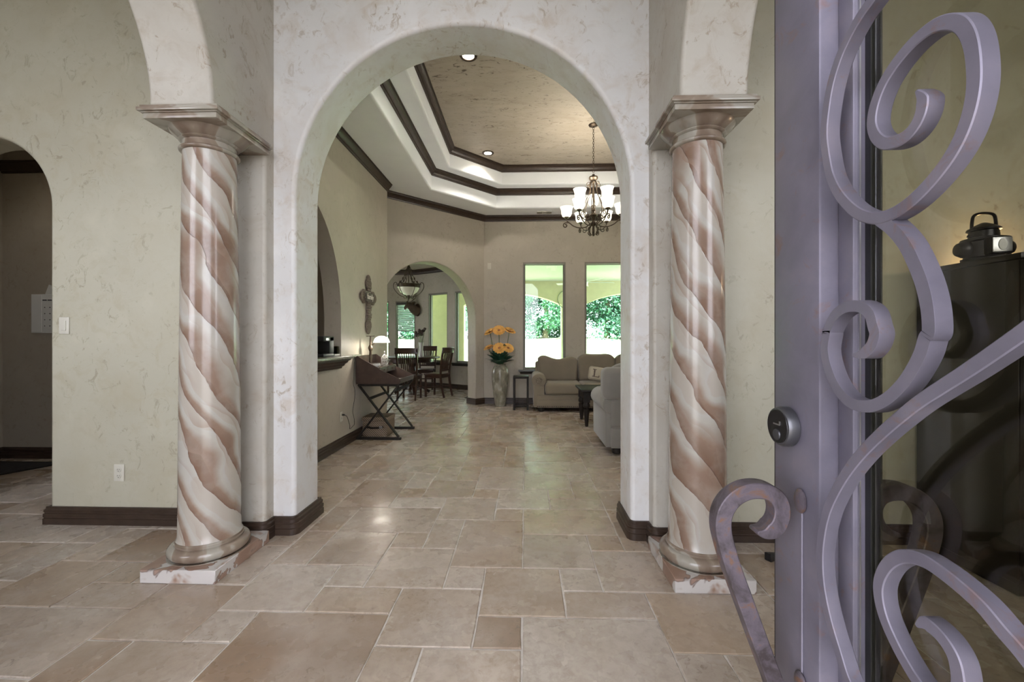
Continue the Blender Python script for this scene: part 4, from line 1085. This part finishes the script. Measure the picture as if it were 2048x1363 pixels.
t = thing('desk_lamp', 'pharmacy desk lamp with a glowing white half-round shade', 'lamp', (-2.005, 5.42, 0.9003))
MB().lathe([(0.0, 0.0), (0.055, 0.0), (0.058, 0.010), (0.045, 0.020), (0.020, 0.028)], 24).build('base', 'bronze', t)
MB().lathe([(0.020, 0.026), (0.017, 0.10), (0.015, 0.20), (0.022, 0.215), (0.030, 0.245), (0.024, 0.27), (0.014, 0.285), (0.012, 0.34), (0.009, 0.40), (0.0, 0.402)], 16).build('pole', 'bronze', t)
MB().tube([(-0.055, 0, 0.400), (0.055, 0, 0.400)], 0.004, 6).tube(smooth_path([(0.0, 0, 0.30), (0.03, 0, 0.285), (0.055, 0, 0.32), (0.075, 0, 0.37)], 4), 0.006, 6).tube([(0.07, 0, 0.365), (0.20, 0, 0.355)], 0.004, 6).build('shade_arm', 'bronze', t)
n = 12; vs = []; fs = []
for i in range(n + 1):
    x = 0.045 + 0.20 * i / n
    q = math.sqrt(max(0.0, 1 - ((i / n) * 2 - 1) ** 2)); r = 0.012 + 0.075 * q
    for k in range(13):
        a = PI * k / 12
        vs.append((x, 0.075 * (0.3 + 0.7 * q) * math.cos(a), 0.315 + r * math.sin(a)))
for i in range(n):
    for k in range(12):
        fs.append((i * 13 + k, i * 13 + k + 1, (i + 1) * 13 + k + 1, (i + 1) * 13 + k))
sh = MB().add(vs, fs).build('lamp_shade', 'desk_lamp_glow', t)
s = sh.modifiers.new('thick', 'SOLIDIFY'); s.thickness = 0.003
MB().sphere((0.14, 0, 0.352), 0.016, 10, 8).build('finial', 'bronze', t)
lp = bpy.data.lights.new('lamp_bulb', 'POINT'); lp.energy = 7; lp.color = (1.0, 0.93, 0.82); lp.shadow_soft_size = 0.03
lo = bpy.data.objects.new('lamp_bulb', lp); COL.objects.link(lo); lo.parent = t; lo.location = (0.14, 0, 0.31)
t = thing('filigree_lantern', 'small silver openwork dome lantern on the desk shelf', 'ornament', (-1.885, 5.62, 0.9003))
MB().lathe([(0.050, 0.0), (0.052, 0.012), (0.046, 0.016)], 20).build('base', 'filigree_silver', t)
mb = MB()
for k in range(12):
    for sg in (-1, 1):
        pts = []
        for q in range(10):
            z = 0.014 + 0.135 * q / 9
            r = 0.045 if z < 0.09 else 0.045 * math.sqrt(max(0.02, 1 - ((z - 0.09) / 0.062) ** 2))
            a = 2 * PI * k / 12 + sg * 0.9 * q / 9
            pts.append((r * math.cos(a), r * math.sin(a), z))
        mb.tube(pts, 0.0035, 5)
mb.build('openwork', 'filigree_silver', t)
MB().lathe([(0.0, 0.14), (0.018, 0.145), (0.012, 0.160), (0.005, 0.168), (0.013, 0.185), (0.010, 0.20), (0.0, 0.21)], 14).build('finial', 'filigree_silver', t)
t = thing('glass_bowl', 'small pale glass bowl at the front of the desk shelf', 'bowl', (-1.90, 5.33, 0.9003))
MB().lathe([(0.0, 0.0), (0.035, 0.0), (0.052, 0.015), (0.056, 0.035), (0.050, 0.050), (0.046, 0.050), (0.050, 0.035), (0.046, 0.017), (0.030, 0.006), (0.0, 0.005)], 24).build('bowl', 'plastic_white', t)
MB().lathe([(0.050, 0.050), (0.054, 0.054), (0.046, 0.054)], 24, None, False).build('rim', 'filigree_silver', t)
t = thing('wicker_basket', 'lidded wicker basket with a dark strap under the desk', 'basket', (-1.94, 5.55, 0))
MB().box(-0.165, 0.165, -0.15, 0.15, 0, 0.20).build('body', 'wicker', t, 0.012, 2)
MB().box(-0.172, 0.172, -0.157, 0.157, 0.20, 0.255).build('lid', 'wicker', t, 0.012, 2)
st = MB().strap([(-0.12, -0.156, 0.13), (-0.04, -0.163, 0.115), (0.05, -0.163, 0.118), (0.11, -0.157, 0.13)], 0.026, 0.006, (0, 1, 0)).build('strap', 'dark_wood', t)
MB().box(0.06, 0.10, -0.170, -0.160, 0.108, 0.140).build('buckle', 'steel', st, 0.003, 1)
t = thing('power_cord', 'thin black power cord running from the outlet up to the desk', 'cord', (-2.13, 4.85, 0.38))
MB().tube(smooth_path([(0.030, 0.0, 0.0), (0.034, 0.06, -0.03), (0.026, 0.13, -0.11), (0.022, 0.17, -0.16), (0.02, 0.175, -0.20), (0.02, 0.26, -0.185), (0.02, 0.305, -0.17), (0.02, 0.30, -0.10), (0.014, 0.275, 0.0), (0.014, 0.33, 0.15), (0.014, 0.335, 0.25), (0.006, 0.31, 0.33), (0.006, 0.325, 0.42), (0.006, 0.335, 0.60)], 5), 0.0028, 6).build('cable', 'black_rubber', t)
MB().tube([(0.006, 0, 0), (0.032, 0, 0)], [0.011, 0.008], 10).build('plug', 'black_rubber', t)

# ---- vase with orange flowers
t = thing('floor_vase', 'tall mottled olive-grey glazed floor vase beside the dining arch', 'vase', (-0.47, 7.93, 0))
MB().lathe([(0.0, 0.0), (0.098, 0.0), (0.102, 0.015), (0.118, 0.15), (0.142, 0.36), (0.155, 0.52), (0.158, 0.60), (0.148, 0.69), (0.120, 0.745), (0.100, 0.765), (0.104, 0.785), (0.092, 0.785), (0.088, 0.75), (0.02, 0.70)], 36).build('body', 'vase_glaze', t)
MB().lathe([(0.097, 0.776), (0.106, 0.783), (0.108, 0.790), (0.092, 0.788)], 36, None, False).build('rim', 'vase_glaze', t)
def flower(c, r, tilt_dir, tilt, label, stem0):
    t = thing('gerbera_flower', label, 'flower', (-0.47, 7.93, 0.70), 0, 'orange flowers in the floor vase')
    z0 = 0.70
    C = Vector((c[0], c[1], c[2] - z0))
    st = MB().tube(smooth_path([(stem0[0], stem0[1], 0.0), (stem0[0] * 1.6, stem0[1] * 1.6, 0.12), (C.x * 0.75, C.y * 0.75, C.z * 0.62), tuple(C)], 5), 0.006, 6).build('stem', 'stem_green', t)
    M = Matrix.Translation(C) @ Matrix.Rotation(tilt_dir, 4, 'Z') @ Matrix.Rotation(tilt, 4, 'X')
    for ring, (k0, ln, el) in enumerate(((14, r, 0.12), (12, r * 0.8, 0.45))):
        for k in range(k0):
            a = 2 * PI * k / k0 + ring * 0.2
            Rk = M @ Matrix.Rotation(a, 4, 'Z') @ Matrix.Rotation(-el, 4, 'Y')
            wdt = ln * 0.24
            vs = [(0.012, -wdt * 0.4, 0), (0.012, wdt * 0.4, 0), (ln * 0.55, wdt, 0.012), (ln * 0.9, wdt * 0.7, 0.006), (ln, 0, 0), (ln * 0.9, -wdt * 0.7, 0.006), (ln * 0.55, -wdt, 0.012)]
            MB().add(vs, [(0, 1, 2, 6), (2, 3, 5, 6), (3, 4, 5)], Rk).build('petal', 'petal_orange', t, smooth=60)
    MB().lathe([(0.0, 0.022), (0.020, 0.020), (0.034, 0.010), (0.028, -0.012), (0.006, -0.02)], 14, M).build('flower_heart', 'petal_heart', t)
    for k, f in ((0, 0.35), (1, 0.5)):
        p = C * f; a = tilt_dir + k * 2.4 + c[0] * 9
        Mk = Matrix.Translation(p) @ Matrix.Rotation(a, 4, 'Z') @ Matrix.Rotation(-0.7, 4, 'Y')
        MB().add([(0, 0, 0), (0.05, 0.030, 0.01), (0.14, 0.036, 0), (0.20, 0, -0.02), (0.14, -0.036, 0), (0.05, -0.030, 0.01)], [(0, 1, 5), (1, 2, 4, 5), (2, 3, 4)], Mk).build('leaf', 'leaf_mid', t, smooth=60)
flower((-0.02, -0.05, 1.415), 0.125, 0.0, 0.9, 'orange gerbera facing the room at the top of the vase bouquet', (0.0, -0.02))
flower((-0.19, 0.02, 1.385), 0.125, -0.9, 0.6, 'orange gerbera leaning left at the top of the vase bouquet', (-0.03, 0.0))
flower((0.17, 0.03, 1.405), 0.13, 0.8, 0.5, 'orange gerbera leaning right at the top of the vase bouquet', (0.03, 0.0))
flower((-0.21, -0.02, 1.09), 0.11, -1.0, 0.5, 'orange gerbera leaning left in the lower row of the bouquet', (-0.04, -0.02))
flower((-0.01, -0.10, 1.085), 0.125, 0.0, 1.0, 'large orange gerbera facing the room in the lower row of the bouquet', (0.01, -0.04))
flower((0.15, -0.06, 1.085), 0.115, 0.4, 0.9, 'orange gerbera at the right of the lower row of the bouquet', (0.04, -0.02))
t = thing('bouquet_greens', 'dark green leaves spilling from the mouth of the floor vase', 'foliage', (-0.47, 7.93, 0.72))
rg = random.Random(5)
for k in range(44):
    a = rg.uniform(0, 2 * PI); ln = rg.uniform(0.18, 0.34); el = rg.uniform(0.25, 1.3)
    Mk = Matrix.Translation((0.03 * math.cos(a), 0.03 * math.sin(a), rg.uniform(0.06, 0.10))) @ Matrix.Rotation(a, 4, 'Z') @ Matrix.Rotation(-el, 4, 'Y')
    wv = ln * 0.24
    MB().add([(0, 0, 0), (ln * 0.35, wv, 0.012), (ln * 0.75, wv * 0.8, 0), (ln, 0, -0.03), (ln * 0.75, -wv * 0.8, 0), (ln * 0.35, -wv, 0.012)], [(0, 1, 5), (1, 2, 4, 5), (2, 3, 4)], Mk).build('leaf', 'leaf_dark', t, smooth=60)

# ---- plant stand
t = thing('plant_stand', 'narrow dark wooden stand with open sides between vase and sofa', 'stand', (-0.075, 7.60, 0))
for x in (-0.12, 0.12):
    for y in (-0.12, 0.12):
        MB().box(x - 0.018, x + 0.018, y - 0.018, y + 0.018, 0, 0.56).build('leg', 'dark_wood', t, 0.002, 1)
MB().box(-0.138, 0.138, -0.138, 0.138, 0.56, 0.60).build('top', 'dark_wood', t, 0.004, 1)
for y in (-0.12, 0.12):
    MB().box(-0.102, 0.102, y - 0.014, y + 0.014, 0.06, 0.09).build('rung', 'dark_wood', t, 0.002, 1)
for x in (-0.12, 0.12):
    MB().box(x - 0.014, x + 0.014, -0.102, 0.102, 0.06, 0.09).build('rung', 'dark_wood', t, 0.002, 1)

# ---- sofas
def puff(x0, x1, y0, y1, z0, z1, bulge=0.02, b=0.05):
    mb = MB().box(x0, x1, y0, y1, z0, z1)
    return mb
def sofa(name, label, loc, rz, width, fab, seats, group):
    t = thing(name, label, 'sofa', loc, rz, group)
    W = width; D = 0.92; aw = 0.24
    MB().box(0.06, W - 0.06, 0.04, D, 0.075, 0.30).build('base', fab, t, 0.02, 3)
    MB().box(0.06, W - 0.06, 0.025, 0.06, 0.075, 0.21).build('front_skirt', fab, t, 0.012, 2)
    n = int((W - 0.16) / 0.032); nm = MB()
    for k in range(n):
        nm.sphere((0.08 + 0.032 * k, 0.022, 0.098), 0.010, 6, 4)
    tag(nm.build('nailhead_trim', 'bronze', t), None, None, None, 'stuff')
    for k in range(seats):
        sw = (W - 2 * aw + 0.08) / seats
        x0 = aw - 0.04 + sw * k
        MB().box(x0 + 0.004, x0 + sw - 0.004, -0.01, D - 0.22, 0.30, 0.50).build('seat_cushion', fab, t, 0.055, 5)
    # frame back
    MB().box(0.05, W - 0.05, D - 0.16, D, 0.28, 0.84).build('back', fab, t, 0.05, 4)
    if name == 'loveseat':
        MB().box(-0.03, W + 0.03, D - 0.20, D + 0.05, 0.60, 0.95).build('back_roll', fab, t, 0.07, 5)
    # loose back cushions with dipped tops
    bw = (W - 0.30) / seats
    for k in range(seats):
        x0 = 0.15 + bw * k - (0.06 if k == 0 else 0)
        x1 = 0.15 + bw * (k + 1) + (0.06 if k == seats - 1 else 0)
        out = []
        m = 18
        for i in range(m + 1):
            q = i / m
            dip = 0.075 * math.sin(PI * q) ** 2 * (1.25 if k == 0 else 0.25)
            z = 1.0 - dip - 0.10 * (2 * abs(q - 0.5)) ** 5 - (0.035 * q if k == 0 else 0)
            out.append((x1 + (x0 - x1) * (1 - q), z))
        prof = [(x0 + 0.02, 0.48), (x1 - 0.02, 0.48)] + out[::-1]
        Mk = Matrix.Translation((0, D - 0.20, 0)) @ Matrix.Rotation(PI / 2 - 0.0, 4, 'X')
        MB().prism(prof, 0.0, 0.20, Mk).build('back_cushion', fab, t, 0.06, 5, 60, 50)
    for sx in (0, 1):
        cx = 0.10 if sx == 0 else W - 0.10
        a = MB()
        prof = []
        for k in range(17):
            an = -0.35 * PI + 1.7 * PI * k / 16
            prof.append((cx + 0.128 * math.cos(an if sx else PI - an), 0.545 + 0.115 * math.sin(an)))
        inner = [(cx + (0.075 if sx else -0.075) * -1, 0.10), (cx + (0.06 if sx else -0.06), 0.10)]
        lo_ = [(cx - 0.10, 0.09), (cx + 0.10, 0.09)]
        ring = prof
        Mk = Matrix.Translation((0, D - 0.02, 0)) @ Matrix.Rotation(PI / 2, 4, 'X')
        MB().prism(prof, 0.0, D - 0.06, Mk).build('arm_roll', fab, t, 0.015, 2, 50, 60)
        pn = MB().box(cx - 0.095, cx + 0.095, 0.045, D - 0.03, 0.08, 0.50).build('arm_panel', fab, t, 0.02, 2)
        ro = MB()
        for k in range(9):
            an = 2 * PI * k / 9
            ro.sphere((cx + 0.045 * math.cos(an), 0.030, 0.545 + 0.045 * math.sin(an)), (0.014, 0.008, 0.014), 8, 6)
        ro.build('pleat_rosette', fab, t)
    for x in (0.14, W - 0.14):
        for y in (0.11, D - 0.10):
            MB().lathe([(0.0, 0.0), (0.035, 0.0), (0.052, 0.012), (0.056, 0.034), (0.050, 0.058), (0.045, 0.075)], 20, Matrix.Translation((x, y, 0))).build('foot', 'dark_wood', t)
    return t
sofa('sofa', 'long beige sofa with rolled arms under the patio windows', (0.14, 7.27, 0), 0, 2.35, 'sofa_fabric', 3, 'beige sofas in the living room')
sofa('loveseat', 'grey-beige loveseat seen from behind at the right pier', (2.75, 5.52, 0), PI, 1.88, 'sofa_fabric_grey', 2, 'beige sofas in the living room')
t = thing('throw_pillow', 'small cream throw pillow with a dark letter on the sofa', 'pillow', (1.30, 7.60, 0.635), 0.0)
pw = MB().box(-0.17, 0.17, -0.05, 0.05, -0.125, 0.125).build('pillow', 'pillow_cream', t, 0.045, 5)
pw.rotation_euler = (-0.25, 0.18, 0)
mk = MB().box(-0.085, -0.060, -0.056, -0.0505, -0.06, 0.065).box(-0.105, -0.04, -0.056, -0.0505, 0.055, 0.068).box(-0.105, 0.02, -0.056, -0.0505, -0.072, -0.058).box(0.005, 0.02, -0.056, -0.0505, -0.072, -0.035)
mk.build('printed_letter', 'dried_flower', pw, smooth=0)

# ---- coffee table
t = thing('coffee_table', 'black coffee table with turned legs beside the loveseat', 'table', (0.80, 6.03, 0))
MB().box(0.0, 1.15, 0.0, 0.74, 0.50, 0.535).build('tabletop', 'dark_wood', t, 0.010, 3)
ap = MB().box(0.05, 1.10, 0.06, 0.09, 0.385, 0.50).box(0.05, 1.10, 0.65, 0.68, 0.385, 0.50).box(0.05, 0.08, 0.09, 0.65, 0.385, 0.50).box(1.07, 1.10, 0.09, 0.65, 0.385, 0.50).build('apron', 'dark_wood', t, 0.003, 1)
for x in (0.085, 1.065):
    for y in (0.095, 0.645):
        MB().box(x - 0.045, x + 0.045, y - 0.045, y + 0.045, 0.35, 0.499).lathe([(0.0, 0.0), (0.020, 0.0), (0.024, 0.02), (0.040, 0.20), (0.046, 0.245), (0.034, 0.258), (0.034, 0.268), (0.048, 0.285), (0.050, 0.31), (0.040, 0.335), (0.040, 0.352)], 20, Matrix.Translation((x, y, 0))).build('leg', 'dark_wood', t)

# ---- dining nook furniture
t = thing('dining_table', 'dark round pedestal dining table in the nook', 'table', (-2.62, 9.72, 0))
MB().lathe([(0.0, 0.815), (0.60, 0.815), (0.635, 0.825), (0.64, 0.84), (0.63, 0.852), (0.0, 0.853)], 48).build('tabletop', 'chair_wood', t)
MB().lathe([(0.50, 0.73), (0.50, 0.815)], 40).build('apron', 'chair_wood', t)
MB().lathe([(0.16, 0.10), (0.15, 0.16), (0.09, 0.22), (0.12, 0.34), (0.11, 0.48), (0.07, 0.62), (0.12, 0.70), (0.20, 0.73)], 28).build('pedestal', 'chair_wood', t)
for k in range(4):
    R = Matrix.Rotation(PI / 2 * k + 0.4, 4, 'Z')
    MB().strap(smooth_path([(0.10, 0, 0.18), (0.22, 0, 0.15), (0.33, 0, 0.07), (0.40, 0, 0.03)], 4), 0.06, 0.07, (0, 1, 0), R).build('foot', 'chair_wood', t, 0.006, 1)
def chair(label, loc, rz):
    t = thing('dining_chair', label, 'chair', loc, rz, 'slat-back chairs round the dining table')
    # front of the chair looks to -y; backrest at +y
    MB().prism([(-0.22, -0.22), (0.22, -0.22), (0.20, 0.20), (-0.20, 0.20)], 0.475, 0.510).build('seat', 'chair_wood', t, 0.010, 2)
    MB().box(-0.19, 0.19, -0.19, -0.17, 0.415, 0.475).box(-0.18, 0.18, 0.16, 0.18, 0.415, 0.475).box(-0.19, -0.17, -0.17, 0.16, 0.415, 0.475).box(0.17, 0.19, -0.17, 0.16, 0.415, 0.475).build('apron', 'chair_wood', t, smooth=0)
    for s in (-1, 1):
        MB().beam((s * 0.185, -0.185, 0), (s * 0.185, -0.185, 0.475), 0.038, 0.038, (0, 1, 0)).build('leg', 'chair_wood', t, 0.004, 1)
        MB().strap(smooth_path([(s * 0.185, 0.27, 0), (s * 0.185, 0.215, 0.22), (s * 0.19, 0.185, 0.48), (s * 0.205, 0.22, 0.80), (s * 0.22, 0.275, 1.06)], 4), 0.042, 0.034, (1, 0, 0)).build('leg', 'chair_wood', t, 0.004, 1)
        MB().box(s * 0.185 - 0.012, s * 0.185 + 0.012, -0.17, 0.20, 0.20, 0.228).build('stretcher', 'chair_wood', t, smooth=0)
    MB().box(-0.17, 0.17, -0.195, -0.175, 0.26, 0.288).build('stretcher', 'chair_wood', t, smooth=0)
    top = []
    for k in range(9):
        x = -0.24 + 0.48 * k / 8
        top.append((x, 0.262 + 0.03 * (1 - (x / 0.24) ** 2), 1.015))
    MB().strap(top, 0.026, 0.125, (0, 0, 1)).build('top_rail', 'chair_wood', t, 0.004, 1)
    MB().box(-0.19, 0.19, 0.175, 0.198, 0.565, 0.60).build('lower_rail', 'chair_wood', t, smooth=0)
    for k in range(7):
        x = -0.135 + 0.045 * k
        MB().strap(smooth_path([(x * 0.85, 0.188, 0.59), (x * 0.9, 0.20, 0.74), (x * 1.05, 0.265, 0.96)], 3), 0.009, 0.022, (1, 0, 0)).build('back_slat', 'chair_wood', t, smooth=30)
    return t
c0 = chair('dark slat-back dining chair with its back to the living room', (-2.42, 8.80, 0), PI)
clone(c0, (-1.93, 9.25, 0), PI + 1.25, 'dark slat-back dining chair at the right side of the round table')
clone(c0, (-2.50, 10.60, 0), 0.05, 'dark slat-back dining chair on the window side of the round table')
clone(c0, (-3.35, 9.55, 0), PI / 2 + 0.15, 'dark slat-back dining chair at the left side of the round table')
t = thing('flower_vase', 'slim glass vase of dried flowers on the dining table', 'vase', (-2.38, 9.60, 0.8535))
MB().lathe([(0.0, 0.0), (0.055, 0.0), (0.058, 0.05), (0.042, 0.16), (0.050, 0.28), (0.060, 0.33), (0.056, 0.33), (0.046, 0.28), (0.036, 0.16), (0.05, 0.05), (0.0, 0.01)], 20).build('glass', 'plastic_white', t)
rg = random.Random(9)
for k in range(12):
    a = rg.uniform(0, 2 * PI); r = rg.uniform(0.02, 0.16); z = rg.uniform(0.48, 0.66)
    s = MB().tube([(0, 0, 0.1), (r * 0.3 * math.cos(a), r * 0.3 * math.sin(a), 0.33), (r * math.cos(a), r * math.sin(a), z)], 0.003, 5).build('stem', 'stem_green', t)
    MB().sphere((r * math.cos(a), r * math.sin(a), z), rg.uniform(0.028, 0.045), 8, 6).build('bloom', 'dried_flower', s)

t = thing('bowl_pendant', 'bronze pendant with an alabaster bowl and scroll arms over the dining table', 'pendant light', (-2.70, 9.72, 2.17))
MB().lathe([(0.0, 0.95), (0.05, 0.949), (0.06, 0.93), (0.012, 0.91)], 20).build('canopy', 'bronze', t)
MB().tube([(0, 0, 0.06), (0, 0, 0.92)], 0.012, 8).build('stem', 'bronze', t)
MB().lathe([(0.03, 0.10), (0.12, 0.125), (0.19, 0.18), (0.235, 0.255), (0.245, 0.29), (0.238, 0.29), (0.18, 0.19), (0.1, 0.135), (0.03, 0.11)], 36).build('bowl', 'alabaster', t)
MB().lathe([(0.246, 0.275), (0.262, 0.285), (0.266, 0.355), (0.252, 0.36), (0.246, 0.355)], 36, None, False).build('band', 'bronze', t)
MB().lathe([(0.0, -0.03), (0.012, 0.0), (0.026, 0.03), (0.032, 0.06), (0.042, 0.09), (0.03, 0.115), (0.0, 0.12)], 16).build('finial', 'bronze', t)
for k in range(6):
    R = Matrix.Rotation(2 * PI * k / 6 + 0.15, 4, 'Z')
    MB().tube(smooth_path([(x, 0, z) for x, z in [(0.03, 0.07), (0.10, 0.065), (0.20, 0.10), (0.30, 0.20), (0.345, 0.30), (0.33, 0.38), (0.29, 0.40), (0.265, 0.37), (0.285, 0.345)]], 5), 0.008, 6, R).tube(smooth_path([(x, 0, z) for x, z in [(0.04, 0.06), (0.08, 0.03), (0.11, 0.04), (0.105, 0.07), (0.08, 0.065)]], 4), 0.006, 6, R).build('scroll_arm', 'bronze', t)
    a = MB().tube(smooth_path([(x, 0, z) for x, z in [(0.255, 0.36), (0.17, 0.42), (0.10, 0.55), (0.05, 0.70), (0.01, 0.80)]], 5), 0.007, 6, R).build('hanger_rod', 'bronze', t)
    lf = MB()
    for x, z in ((0.19, 0.41), (0.13, 0.49), (0.085, 0.58), (0.055, 0.68)):
        lf.sphere((x, 0, z), (0.018, 0.010, 0.032), 8, 6, R)
    lf.build('leaf_ornament', 'bronze', a)

# ---- deer trophy on the nook wall
t = thing('deer_mount', 'mounted deer head with antlers in front of the blinded window', 'deer head', (-2.90, 11.30, 2.06), -0.55)
MB().lathe([(0.0, 0.0), (0.14, 0.0), (0.13, 0.02), (0.0, 0.022)], 24, Matrix.Translation((0.0, 0.0, -0.02)) @ Matrix.Rotation(PI / 2, 4, 'X') @ Matrix.Diagonal((0.8, 1.25, 1, 1))).build('shield', 'chair_wood', t)
MB().tube(smooth_path([(0.0, -0.01, -0.06), (-0.02, -0.10, -0.02), (-0.07, -0.17, 0.06), (-0.13, -0.19, 0.10), (-0.20, -0.20, 0.07), (-0.26, -0.20, 0.03), (-0.285, -0.20, 0.02)], 4), [0.14, 0.138, 0.133, 0.128, 0.122, 0.117, 0.11, 0.10, 0.095, 0.09, 0.086, 0.082, 0.08, 0.075, 0.07, 0.064, 0.058, 0.052, 0.047, 0.043, 0.040, 0.037, 0.034, 0.030, 0.026], 14).build('head_and_neck', 'deer_hide', t)
for s in (-1, 1):
    MB().tube([(-0.10, -0.19 + s * 0.06, 0.15), (-0.06, -0.19 + s * 0.12, 0.18), (-0.03, -0.19 + s * 0.16, 0.19)], [0.022, 0.026, 0.004], 8).build('ear', 'deer_hide', t)
    a = MB().tube(smooth_path([(-0.12, -0.19 + s * 0.035, 0.17), (-0.06, -0.19 + s * 0.10, 0.25), (-0.05, -0.19 + s * 0.18, 0.33), (-0.12, -0.19 + s * 0.20, 0.40), (-0.20, -0.19 + s * 0.16, 0.43)], 4), 0.011, 6)
    for q in ((-0.06, 0.10, 0.25, -0.12, 0.09, 0.34), (-0.05, 0.18, 0.33, -0.04, 0.20, 0.44), (-0.12, 0.20, 0.40, -0.13, 0.22, 0.49)):
        a.tube([(q[0], -0.19 + s * q[1], q[2]), (q[3], -0.19 + s * q[4], q[5])], [0.010, 0.003], 6)
    a.build('antler', 'antler', t)
t = thing('floor_register', 'small dark floor mat just inside the dining arch', 'mat', (0, 0, 0))
MB().prism([(-1.30, 9.00), (-0.99, 9.00), (-0.99, 9.50), (-1.22, 9.50)], 0.001, 0.010).build('mat', 'rug_black', t, smooth=0)
MB().tube([(-1.30, 9.00, 0.007), (-0.99, 9.00, 0.007), (-0.99, 9.50, 0.007), (-1.22, 9.50, 0.007)], 0.006, 6).build('binding', 'dark_wood', t)

# ---- patio: fan, hoop
t = thing('ceiling_fan', 'white ceiling fan under the patio roof', 'fan', (1.42, 10.2, 2.62))
MB().tube([(0, 0, 0.08), (0, 0, 0.28)], 0.015, 10).lathe([(0.0, 0.28), (0.05, 0.279), (0.06, 0.25), (0.015, 0.24)], 16).build('down_rod', 'fan_white', t)
MB().lathe([(0.0, -0.07), (0.05, -0.065), (0.09, -0.03), (0.10, 0.02), (0.07, 0.07), (0.02, 0.085)], 24).build('motor', 'fan_white', t)
for k in range(5):
    R = Matrix.Rotation(2 * PI * k / 5 + 0.12, 4, 'Z')
    MB().box(0.09, 0.72, -0.065, 0.065, -0.004, 0.004, R @ Matrix.Rotation(0.2, 4, 'X')).build('blade', 'fan_white', t, smooth=0)
t = thing('wall_hoop', 'thin round hoop hanging on the patio pillar', 'hoop', (1.18, 11.985, 2.38))
ring = [(0.26 * math.cos(a), 0, 0.26 * math.sin(a)) for a in [2 * PI * k / 40 for k in range(41)]]
MB().tube(ring, 0.012, 6).build('ring', 'glaze_green', t)
MB().tube([(0, 0, 0.25), (0, 0, 0.33)], 0.005, 6).build('cord', 'bark', t)

# ---- trees behind the lawn
def tree(x, y, h, r, label, mat, seed):
    zg = 1.32 + (y - 28) * 0.02
    t = thing('garden_tree', label, 'tree', (x, y, zg), 0, 'trees along the back of the lawn')
    rg = random.Random(seed)
    MB().tube(smooth_path([(0, 0, -0.2), (0.1, 0.05, h * 0.3), (-0.05, 0.1, h * 0.75)], 4), [0.22, 0.21, 0.20, 0.19, 0.17, 0.15, 0.12, 0.10, 0.08], 10).build('trunk', 'bark', t)
    cl = []
    for k in range(34):
        a = rg.uniform(0, 2 * PI); q = math.sqrt(rg.random()) * r * 0.85
        cl.append((q * math.cos(a), q * math.sin(a), rg.uniform(h * 0.04, h * 0.92), rg.uniform(0.55, 0.95)))
    vs = []; fs = []
    for cx, cy, cz, cr in cl:
        for k in range(260):
            u, v2 = rg.uniform(-1, 1), rg.uniform(0, 2 * PI)
            q = math.sqrt(1 - u * u); rad = cr * rg.uniform(0.55, 1.08)
            p = Vector((cx + rad * q * math.cos(v2), cy + rad * q * math.sin(v2), cz + rad * u))
            n1 = Vector((rg.uniform(-1, 1), rg.uniform(-1, 1), rg.uniform(-1, 1))).normalized(); n2 = n1.orthogonal().normalized()
            s = rg.uniform(0.07, 0.15)
            o_ = len(vs)
            vs += [tuple(p - n1 * s), tuple(p + n2 * s * 0.45), tuple(p + n1 * s), tuple(p - n2 * s * 0.45)]
            fs.append((o_, o_ + 1, o_ + 2, o_ + 3))
    MB().add(vs, fs).build('crown', mat, t, smooth=0)
T_ = [(-9.5, 27.5, 5.2, 1.9, 'leafy tree at the far left beyond the blinded window', 'leaf_mid'),
      (-6.6, 28.3, 6.0, 2.0, 'dense tree left of the cream patio pillar', 'leaf_dark'),
      (-3.6, 27.6, 5.4, 1.9, 'mid green tree seen through the nook windows', 'leaf_mid'),
      (-0.9, 28.5, 6.2, 2.0, 'dark tree at the left edge of the first patio window', 'leaf_dark'),
      (1.3, 27.8, 5.0, 1.7, 'bright green tree in the middle of the first patio window', 'leaf_mid'),
      (3.2, 28.4, 6.0, 1.9, 'dark tree behind the hoop and pillar', 'leaf_dark'),
      (5.3, 27.7, 5.4, 1.8, 'dense tree in the left half of the second patio window', 'leaf_dark'),
      (7.4, 28.2, 5.8, 1.9, 'paler loose tree at the right of the second patio window', 'leaf_mid'),
      (10.2, 28.0, 6.0, 2.0, 'tree hidden beyond the right patio windows', 'leaf_dark')]
for k, (x, y, h, r, lb, m) in enumerate(T_): tree(x, y, h, r * 1.12, lb, m, 100 + k)
